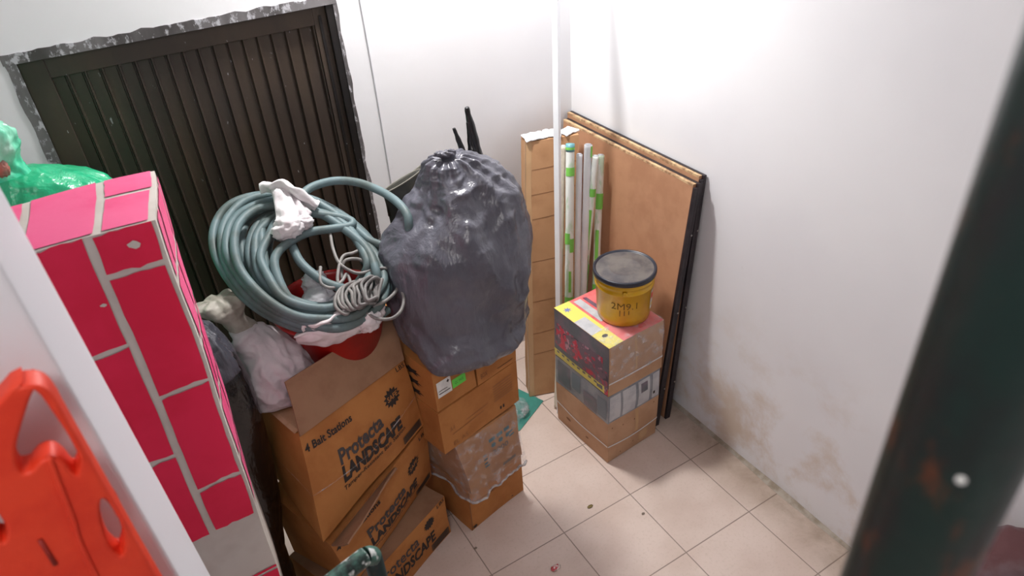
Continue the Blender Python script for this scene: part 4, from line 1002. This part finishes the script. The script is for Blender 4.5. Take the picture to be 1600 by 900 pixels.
# ================================================================== rubber boots behind the bag
BOOT = mat('black_rubber', L(34, 34, 30), 0.4, L(54, 52, 42), 7, 0.1, 40); BOOTR = mat('olive_rubber_trim', L(82, 78, 66), 0.5)
def boot(x, y, rz_, lean, label):
    t = thing('rubber_boot', label, 'boot', (x, y, 0.905), 'rubber boots behind the grey bag')
    c, s_ = math.cos(rz_), math.sin(rz_)
    def tr(p): return Vector((x + p[0] * c - p[1] * s_ + lean * p[2], y + p[0] * s_ + p[1] * c, 0.905 + p[2]))
    ringsP = [(0, 0.006, 0.10, 0.045), (0, 0.03, 0.105, 0.048), (0, 0.06, 0.10, 0.046), (0.025, 0.09, 0.07, 0.042), (0.035, 0.13, 0.055, 0.042), (0.03, 0.20, 0.058, 0.045), (0.02, 0.30, 0.070, 0.042), (0.015, 0.42, 0.078, 0.030), (0.012, 0.470, 0.084, 0.016)]
    V = []; F = []; n = 36
    R = catmull([Vector((a[0], a[1], 0)) for a in ringsP], 6); S = catmull([Vector((a[2], a[3], 0)) for a in ringsP], 6)
    full = [(r.x, r.y, s.x, s.y) for r, s in zip(R, S)] + [(R[-1].x, R[-1].y, S[-1].x - .005, S[-1].y - .005), (R[-1].x, R[-1].y - .10, S[-1].x - .008, S[-1].y - .003)]
    for (ox, z, rx, ry) in full:
        for k in range(n):
            q = 2 * PI * k / n; V.append(tr((ox + rx * math.cos(q) , ry * math.sin(q), z + 0.010 * math.cos(q) * (z > .4))))
    for j in range(len(full) - 1):
        for k in range(n): F.append((j * n + k, j * n + (k + 1) % n, (j + 1) * n + (k + 1) % n, (j + 1) * n + k))
    F.append(tuple(range(n))[::-1]); F.append(tuple((len(full) - 1) * n + k for k in range(n)))
    obj('boot_shaft', V, F, BOOT, t, True)
    o, z, rx, ry = full[-3]
    rim = [tr((o + rx * math.cos(2 * PI * k / n), ry * math.sin(2 * PI * k / n), z + 0.010 * math.cos(2 * PI * k / n))) for k in range(n)]
    mb = MB(); sweep(mb, rim, 0.0030, 8, closed=True); mb.build('rim_trim', BOOTR, t, True)['label'] = 'olive grey rim trim'
    mb = MB(); V = []
    for (zz, e) in ((0.0, 1.03), (0.014, 1.05), (0.022, 1.03)):
        for k in range(n):
            q = 2 * PI * k / n; V.append(tr((0.10 * e * math.cos(q), 0.046 * e * math.sin(q), zz)))
    F = [(j * n + k, j * n + (k + 1) % n, (j + 1) * n + (k + 1) % n, (j + 1) * n + k) for j in range(2) for k in range(n)] + [tuple(range(n))[::-1], tuple(2 * n + k for k in range(n))]
    mb.add(V, F); mb.build('sole', BOOTR, t)
boot(-1.085, -0.525, 0.28, 0.02, 'black rubber boot behind the grey bag, the one nearer the door')
boot(-0.965, -0.465, 0.34, 0.02, 'black rubber boot behind the grey bag, the one farther from the door')

# ================================================================== sacks and bags left of the cartons
SACK = mat('white_woven_sack', L(206, 200, 204), 0.42, L(190, 180, 186), 8, 0.35, 120, spec=0.5)
SACKG = mat('grey_woven_neck', L(176, 170, 160), 0.55, L(150, 142, 132), 14, 0.4, 120)
sk = thing('white_sack', 'full whitish woven sack on the left flap of the topmost printed carton', 'sack', (-1.675, -0.76, 0.93))
bag('sack_body', [(-1.66, -0.785, 0.925, 0.02, 0.02), (-1.66, -0.785, 0.928, 0.070, 0.06), (-1.655, -0.785, 0.96, 0.088, 0.080), (-1.648, -0.775, 1.02, 0.088, 0.085), (-1.652, -0.76, 1.07, 0.074, 0.075), (-1.67, -0.74, 1.12, 0.052, 0.05), (-1.70, -0.71, 1.165, 0.032, 0.03)],
    SACK, sk, amp=0.026, freq=6.5, seed=14, n=110, k=12, sq=2.3)
bag('sack_neck', [(-1.70, -0.70, 1.16, 0.035, 0.03), (-1.715, -0.685, 1.19, 0.03, 0.028), (-1.725, -0.67, 1.22, 0.052, 0.038), (-1.735, -0.66, 1.245, 0.062, 0.034), (-1.74, -0.655, 1.255, 0.03, 0.01)],
    SACKG, sk, amp=0.012, freq=12, seed=15, n=70, k=8, pleat=0.008, pleatn=8)
bbg = thing('black_bag', 'glossy black plastic bag between the pink brick-papered pillar and the white sack', 'plastic bag', (-1.86, -0.80, 0.004))
bag('bag_body', [(-1.90, -0.86, 0.004, 0.05, 0.04), (-1.91, -0.86, 0.012, 0.080, 0.065), (-1.91, -0.86, 0.10, 0.090, 0.075), (-1.905, -0.86, 0.40, 0.092, 0.078), (-1.885, -0.86, 0.62, 0.110, 0.080), (-1.872, -0.86, 0.80, 0.118, 0.080), (-1.862, -0.86, 0.95, 0.116, 0.080), (-1.852, -0.85, 1.10, 0.108, 0.080), (-1.842, -0.84, 1.18, 0.085, 0.07), (-1.838, -0.82, 1.235, 0.05, 0.045), (-1.84, -0.81, 1.25, 0.03, 0.03)],
    BBAG, bbg, amp=0.007, freq=4, seed=24, n=110, k=10, sq=2.2)
CLEARG = bagmat('smoky_plastic_film', L(66, 66, 74), 0.18, 0.8)
bag('gathered_top', [(-1.842, -0.84, 1.150, 0.096, 0.075), (-1.836, -0.83, 1.20, 0.083, 0.066), (-1.838, -0.81, 1.25, 0.055, 0.05), (-1.845, -0.79, 1.29, 0.03, 0.026), (-1.85, -0.77, 1.31, 0.038, 0.03), (-1.86, -0.765, 1.325, 0.02, 0.01)],
    CLEARG, bbg, amp=0.014, freq=9, seed=26, n=90, k=8, pleat=0.006, pleatn=11)
GRN = bagmat('green_plastic_film', L(30, 172, 122), 0.28, 0.7, L(20, 150, 100))
gg = thing('green_bag', 'tall green plastic bag behind the pink brick-papered pillar', 'plastic bag', (-2.02, -0.45, 0.004))
bag('bag_body', [(-2.02, -0.45, 0.004, 0.06, 0.06), (-2.02, -0.45, 0.012, 0.15, 0.16), (-2.02, -0.46, 0.2, 0.19, 0.19), (-2.01, -0.47, 0.7, 0.19, 0.19), (-2.00, -0.49, 1.15, 0.195, 0.19), (-2.00, -0.51, 1.40, 0.185, 0.18), (-2.02, -0.53, 1.56, 0.165, 0.15), (-2.04, -0.55, 1.65, 0.14, 0.12), (-2.06, -0.57, 1.70, 0.085, 0.07), (-2.075, -0.58, 1.73, 0.045, 0.04)],
    GRN, gg, amp=0.013, freq=6, seed=34, n=110, k=10, sq=2.1)
bag('tied_neck', [(-2.075, -0.58, 1.715, 0.045, 0.04), (-2.085, -0.585, 1.76, 0.036, 0.034), (-2.09, -0.59, 1.79, 0.045, 0.04), (-2.10, -0.60, 1.83, 0.060, 0.045), (-2.115, -0.61, 1.87, 0.045, 0.03), (-2.13, -0.61, 1.90, 0.02, 0.012)],
    bagmat('pale_green_film', L(60, 200, 155), 0.2, 0.8, L(200, 225, 215)), gg, amp=0.014, freq=13, seed=37, n=70, k=8, pleat=0.010, pleatn=9)
mb = MB(); crumple(mb, (-2.085, -0.628, 1.765), (0.016, 0.012, 0.020), 8, 0.2, 2)
mb.build('red_content', mat('reddish_content', L(176, 92, 80), 0.5, L(140, 110, 100), 20), gg, True)['label'] = 'reddish lump showing through the film'

# ================================================================== pink brick-papered pillar
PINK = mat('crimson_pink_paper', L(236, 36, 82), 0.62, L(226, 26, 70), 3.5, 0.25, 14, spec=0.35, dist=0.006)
PINK_LIT = mat('lit_pink_paper', L(245, 104, 152), 0.55, L(238, 78, 132), 4, 0.25, 14, spec=0.35, dist=0.006)  # crimson paper with lamp brightening put into its colour, for top and side
GROUT = mat('pale_grey_paper', L(214, 208, 200), 0.7, L(202, 194, 186), 6, 0.15, 20)
plr = thing('brick_papered_pillar', 'tall box pillar papered in hot pink bricks with pale joints and a bare grey foot', 'pillar', (-2.1, -1.06, 0))
xr, xl = -1.816, -2.33
PL = Hex({(0, 0, 0): (xl, -1.200, 0.004), (1, 0, 0): (-1.885, -1.200, 0.004), (1, 1, 0): (-1.868, -0.960, 0.004), (0, 1, 0): (xl, -0.960, 0.004),
          (0, 0, 1): (xl, -1.200, 1.800), (1, 0, 1): (xr, -1.200, 1.790), (1, 1, 1): (-1.784, -0.945, 1.786), (0, 1, 1): (xl, -0.945, 1.800)}, (0.002, 0.003, 0.001), 0.006, 41, 4)
sharp(PL.mesh(26).build('pillar_body', GROUT, plr))
def xf(x, z):   # world x on the front at height z -> face coordinate
    a = xl; b = -1.885 + (xr + 1.885) * (z / 1.79); return (x - a) / (b - a)
mb = MB(); FB = 0.935 / 1.79
def brick(mb, face, a0, a1, b0, b1, i=0, lift=0.0022, n=6):
    V = []; F = []
    for y in range(n + 1):
        for x in range(n + 1):
            a = a0 + (a1 - a0) * x / n; b = b0 + (b1 - b0) * y / n
            j = 0.0045
            wa = j * noise.noise(Vector((b * 26, a0 * 50, 1 if x == 0 else 4))) if x in (0, n) else 0
            wb = j * 0.8 * noise.noise(Vector((a * 22, b0 * 50, 7 if y == 0 else 9))) if y in (0, n) else 0
            V.append(PL.on(face, a + wa, b + wb, lift))
    for y in range(n):
        for x in range(n): q = y * (n + 1) + x; F.append((q, q + 1, q + n + 2, q + n + 1))
    mb.add(V, F, i)
gh = 0.0105 / 1.79
def vj(z): return -1.938 - 0.022 * (1.79 - z) / 0.85
rows_r = [0.935, 1.092, 1.392, 1.697, 1.800]; rows_l = [0.62, 0.93, 1.236, 1.540, 1.800]
def colrows(rows, x0f, x1f, first=None):
    for z0, z1 in zip(rows[:-1], rows[1:]):
        b0 = z0 / 1.79 + gh * .6; b1 = min(z1 / 1.79 - gh * .6, 1.0)
        zc = (z0 + z1) / 2
        brick(mb, 'front', xf(x0f(zc), zc), xf(x1f(zc), zc), b0, b1, 0, 0.0024, 7)
colrows(rows_r, lambda z: vj(z) + 0.0085, lambda z: -1.885 + (xr + 1.885) * (z / 1.79) - 0.008)
colrows([0.935 - .0, 0.936 + 0.29, 1.540, 1.800], lambda z: vj(z) - 0.128, lambda z: vj(z) - 0.0085)
colrows(rows_r, lambda z: vj(z) - 0.262, lambda z: vj(z) - 0.145)
colrows([0.935, 1.236, 1.540, 1.800], lambda z: vj(z) - 0.375, lambda z: vj(z) - 0.279)
mb.build('paper_bricks', PINK, plr, False)
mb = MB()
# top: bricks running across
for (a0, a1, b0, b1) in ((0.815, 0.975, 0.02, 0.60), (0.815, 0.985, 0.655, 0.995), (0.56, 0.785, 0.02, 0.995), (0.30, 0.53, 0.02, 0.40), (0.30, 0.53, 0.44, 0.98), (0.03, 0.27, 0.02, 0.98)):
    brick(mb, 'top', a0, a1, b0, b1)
mb.build('top_paper_bricks', PINK_LIT, plr)
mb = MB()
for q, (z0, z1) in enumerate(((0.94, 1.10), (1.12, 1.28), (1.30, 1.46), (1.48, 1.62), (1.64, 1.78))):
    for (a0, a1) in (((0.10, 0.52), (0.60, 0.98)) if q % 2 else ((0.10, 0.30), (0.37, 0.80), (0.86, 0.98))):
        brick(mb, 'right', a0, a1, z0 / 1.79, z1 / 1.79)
mb.build('side_paper_bricks', PINK_LIT, plr)
RAGGED = ([(0, 0)] + [(math.cos(a) * r_, math.sin(a) * r_) for a, r_ in zip([2 * PI * k / 9 for k in range(9)], (1, .75, .8, .62, .9, .7, .55, .8, .95))], [(0, 1 + k, 1 + (k + 1) % 9) for k in range(9)])
mb = MB(); PL.shape(mb, 'front', RAGGED, xf(-1.868, 1.755), 1.752 / 1.79, 0.026, 0.007, 0, 0.0045)
PL.shape(mb, 'front', RAGGED, xf(-1.962, 1.60), 1.645 / 1.79, 0.014, 0.003, 0, 0.0045)
mb.build('torn_patch', GROUT, plr)['label'] = 'torn pale patch in the pink paper'
mb = MB(); PL.patch(mb, 'front', 0, 1.0, 0.40, 0.405, 0, 0.002, 8); PL.patch(mb, 'front', 0, 1.0, 0.0, 0.395, 0, 0.002, 8); mb.build('lower_paper', PINK, plr)

# ================================================================== white slab and orange-red board at the left
WS = mat('smooth_white_slab', L(232, 232, 238), 0.45)
ws = MB(); ws.hexa([(-2.62, -1.70, 0.002), (-1.970, -1.70, 0.002), (-1.970, -1.37, 0.002), (-2.62, -1.37, 0.002),
                    (-2.62, -1.84, 2.36), (-1.970, -1.84, 2.36), (-1.970, -1.63, 2.36), (-2.62, -1.63, 2.36)])
o = ws.build('white_slab', WS, None, loc=(-2.3, -1.68, 0)); bevel(o, 0.006, 3)
tag(o, 'tall smooth thick white slab standing between the orange-red board and the pink pillar', 'slab')
ORM = mat('orange_red_plastic', L(232, 66, 38), 0.5, L(222, 56, 32), 14, 0.35, 45, spec=0.4)
def plate(name, outline, holes, y, th, m, parent, res=6, bev=0.006):
    c = bpy.data.curves.new('plate', 'CURVE'); c.dimensions = '2D'; c.fill_mode = 'BOTH'; c.extrude = th / 2 - bev; c.bevel_depth = bev; c.bevel_resolution = 3
    for pts in [outline] + holes:
        s = c.splines.new('POLY'); s.points.add(len(pts) - 1); s.use_cyclic_u = True
        for p, q in zip(s.points, pts): p.co = (q[0], q[1], 0, 1)
    o = bpy.data.objects.new('plate', c); COL.objects.link(o)
    dg = bpy.context.evaluated_depsgraph_get(); me = bpy.data.meshes.new_from_object(o.evaluated_get(dg))
    V = [v.co.copy() for v in me.vertices]; F = [tuple(p.vertices) for p in me.polygons]
    bpy.data.objects.remove(o); bpy.data.curves.remove(c); bpy.data.meshes.remove(me)
    return V, F
def smooth2(pts, n=6): return [(p.x, p.y) for p in catmull([Vector((a, b, 0)) for a, b in pts], n, True)]
outl = smooth2([(-2.0089, 1.9576), (-2.0010, 1.9609), (-1.9894, 1.9583), (-1.9812, 1.9508), (-1.9787, 1.9312), (-1.9793, 1.9071), (-1.9797, 1.7700), (-1.9802, 1.6343), (-1.9782, 1.2000), (-1.9842, 0.4000), (-2.0002, 0.0400), (-2.0600, 0.0120), (-2.1400, 0.0120), (-2.1800, 0.0500), (-2.1850, 0.5000), (-2.1650, 1.3000), (-2.1350, 1.6500), (-2.1050, 1.8200), (-2.0850, 1.9000)])
hole1 = smooth2([(-1.9900, 1.9584), (-1.9815, 1.9524), (-1.9788, 1.9256), (-1.9772, 1.8859), (-1.9796, 1.8507), (-1.9914, 1.8296), (-1.9990, 1.8353), (-2.0011, 1.8520), (-2.0050, 1.8641), (-2.0133, 1.8656), (-2.0262, 1.8579), (-2.0372, 1.8611), (-2.0388, 1.8738), (-2.0310, 1.8977), (-2.0149, 1.9244)])
def oval(x, z, rx, rz_, rot=0.0): return [(x + rx * math.cos(a) * math.cos(rot) - rz_ * math.sin(a) * math.sin(rot), z + rx * math.cos(a) * math.sin(rot) + rz_ * math.sin(a) * math.cos(rot)) for a in [2 * PI * k / 28 for k in range(28)]]
holes = [hole1, smooth2([(-1.9865, 1.7910), (-1.9783, 1.7859), (-1.9756, 1.7540), (-1.9808, 1.7156), (-1.9917, 1.6902), (-2.0018, 1.6918), (-2.0062, 1.7167), (-2.0011, 1.7527), (-1.9937, 1.7794)]), smooth2([(-2.0815, 1.8303), (-2.0734, 1.8328), (-2.0683, 1.8238), (-2.0695, 1.8044), (-2.0759, 1.7872), (-2.0839, 1.7812), (-2.0902, 1.7895), (-2.0896, 1.8109)]), oval(-1.995, 1.40, 0.012, 0.05), oval(-2.11, 1.46, 0.012, 0.05), oval(-2.0, 1.0, 0.012, 0.05), oval(-2.13, 1.0, 0.012, 0.05)]
V, F = plate('board', outl, holes, 0, 0.034, None, None, bev=0.0045)
ob = thing('orange_board', 'orange-red moulded plastic board with handle holes leaning on the white slab', 'plastic board', (-2.05, -1.88, 0.01))
def tilt(v): return Vector((v.x, -1.868 - v.z - 0.0 + 0.0 * v.y, v.y))
obd = obj('board_body', [tilt(v) for v in V], F, ORM, ob); sharp(obd, 40)
mb = MB(); V = []; F = []
ridge = [Vector((-2.0061, 0, 1.8741)), Vector((-2.0173, 0, 1.7834)), Vector((-2.0294, 0, 1.6802)), Vector((-2.0544, 0, 1.2000)), Vector((-2.0644, 0, 0.3000))]
sweep(mb, [Vector((p.x, -1.886, p.z)) for p in catmull(ridge, 8)], 0.0035, 10, rfun=lambda q: 1.0); mb.build('centre_ridge', ORM, ob, True)
mb = MB(); sweep(mb, [Vector((-2.0544, -1.8865, 1.7706)), Vector((-2.0557, -1.8865, 1.7270))], 0.0025, 10)
mb.build('moulded_slit', mat('dark_slit', L(150, 34, 24), 0.6), ob, True)

# ================================================================== stair railing: post by the camera and a low rail
def green_metal(name, base, rust, worn, amount):
    m = bpy.data.materials.new(name); k = NT(m); b = k.b
    v = k.mapping((1, 1, 0.45))
    col = k.mix(k.ramp(k.noise(26, 4, 0.6, v), 0.42, 0.66), base, L(18, 26, 26))
    col = k.mix(k.math('MULTIPLY', k.ramp(k.noise(38, 4, 0.65, v), 0.56, 0.66), 0.8), col, rust)
    col = k.mix(k.ramp(k.noise(22, 3, 0.7), amount, amount + 0.08), col, worn)
    k.lk(col, b.inputs['Base Color']); b.inputs['Roughness'].default_value = 0.38
    k.bump(k.noise(60, 4), 0.25, 0.003); return m
PM = green_metal('dark_green_rusty_paint', L(9, 36, 32), L(84, 44, 22), L(140, 150, 150), 0.88)
pc = Vector((-1.5262, -2.4970))
pst = thing('railing_post', 'thick dark green rusty round post close to the camera at the right', 'post', (pc.x, pc.y, 0.002))
mb = MB(); lathe(mb, (pc.x, pc.y, 0.002), [(0.0305, 0.0)] + [(0.0305, 0.15 * i) for i in range(1, 22)], 64); mb.build('post_tube', PM, pst, True)
mb = MB()
dv2 = Vector((-0.02626, -0.0162, 0)).normalized()
pz = Vector((pc.x, pc.y, 2.1422)) + dv2 * 0.0300
lathe(mb, pz, [(0.0023, 0.0), (0.0023, 0.0012), (0.0016, 0.0018)], 20, dv2); mb.build('white_rivet', WHITE, pst, True)['label'] = 'small white dot on the post'
RM = green_metal('worn_green_white_paint', L(70, 112, 100), L(120, 150, 142), L(206, 208, 206), 0.50)
E0 = Vector((-1.6919, -1.7525, 1.3024)); R1 = Vector((-1.7655, -1.7697, 1.3024))
rl = thing('low_railing', 'worn green and white metal tube railing corner at the bottom edge', 'railing', (E0.x, E0.y, 0.002))
mb = MB(); dr = (R1 - E0).normalized()
sweep(mb, catmull([E0 + Vector((0.002, 0, -0.016)), E0 + Vector((0, 0, -0.002)) + dr * 0.012, E0 + dr * 0.05, E0 + dr * 0.35, E0 + dr * 0.75], 10), 0.0175, 20); mb.build('top_rail', RM, rl, True)
mb = MB(); lathe(mb, (E0.x, E0.y, 0.002), [(0.017, 0.0)] + [(0.017, 0.1 * i) for i in range(1, 13)] + [(0.017, 1.285)], 32); mb.build('rail_post', PM, rl, True)
mb = MB(); lathe(mb, (E0.x + dr.x * 0.7, E0.y + dr.y * 0.7, 0.002), [(0.017, 0.0), (0.017, 0.6), (0.017, 1.29)], 32); mb.build('rail_post', PM, rl, True)

# ================================================================== dark reddish sack at the lower right
MR = mat('maroon_cloth', L(84, 48, 50), 0.8, L(104, 84, 88), 7, 0.4, 40)
mg = thing('maroon_sack', 'dark maroon sack by the right wall, seen past the foot of the green post', 'sack', (-0.22, -2.3, 0.004))
bag('sack_body', [(-0.23, -2.33, 0.004, 0.08, 0.10), (-0.23, -2.33, 0.012, 0.17, 0.26), (-0.23, -2.33, 0.15, 0.195, 0.30), (-0.22, -2.33, 0.40, 0.19, 0.29), (-0.21, -2.33, 0.60, 0.15, 0.22), (-0.20, -2.33, 0.72, 0.08, 0.12), (-0.20, -2.33, 0.75, 0.04, 0.05)],
    MR, mg, amp=0.02, freq=5, seed=44, n=90, k=8)
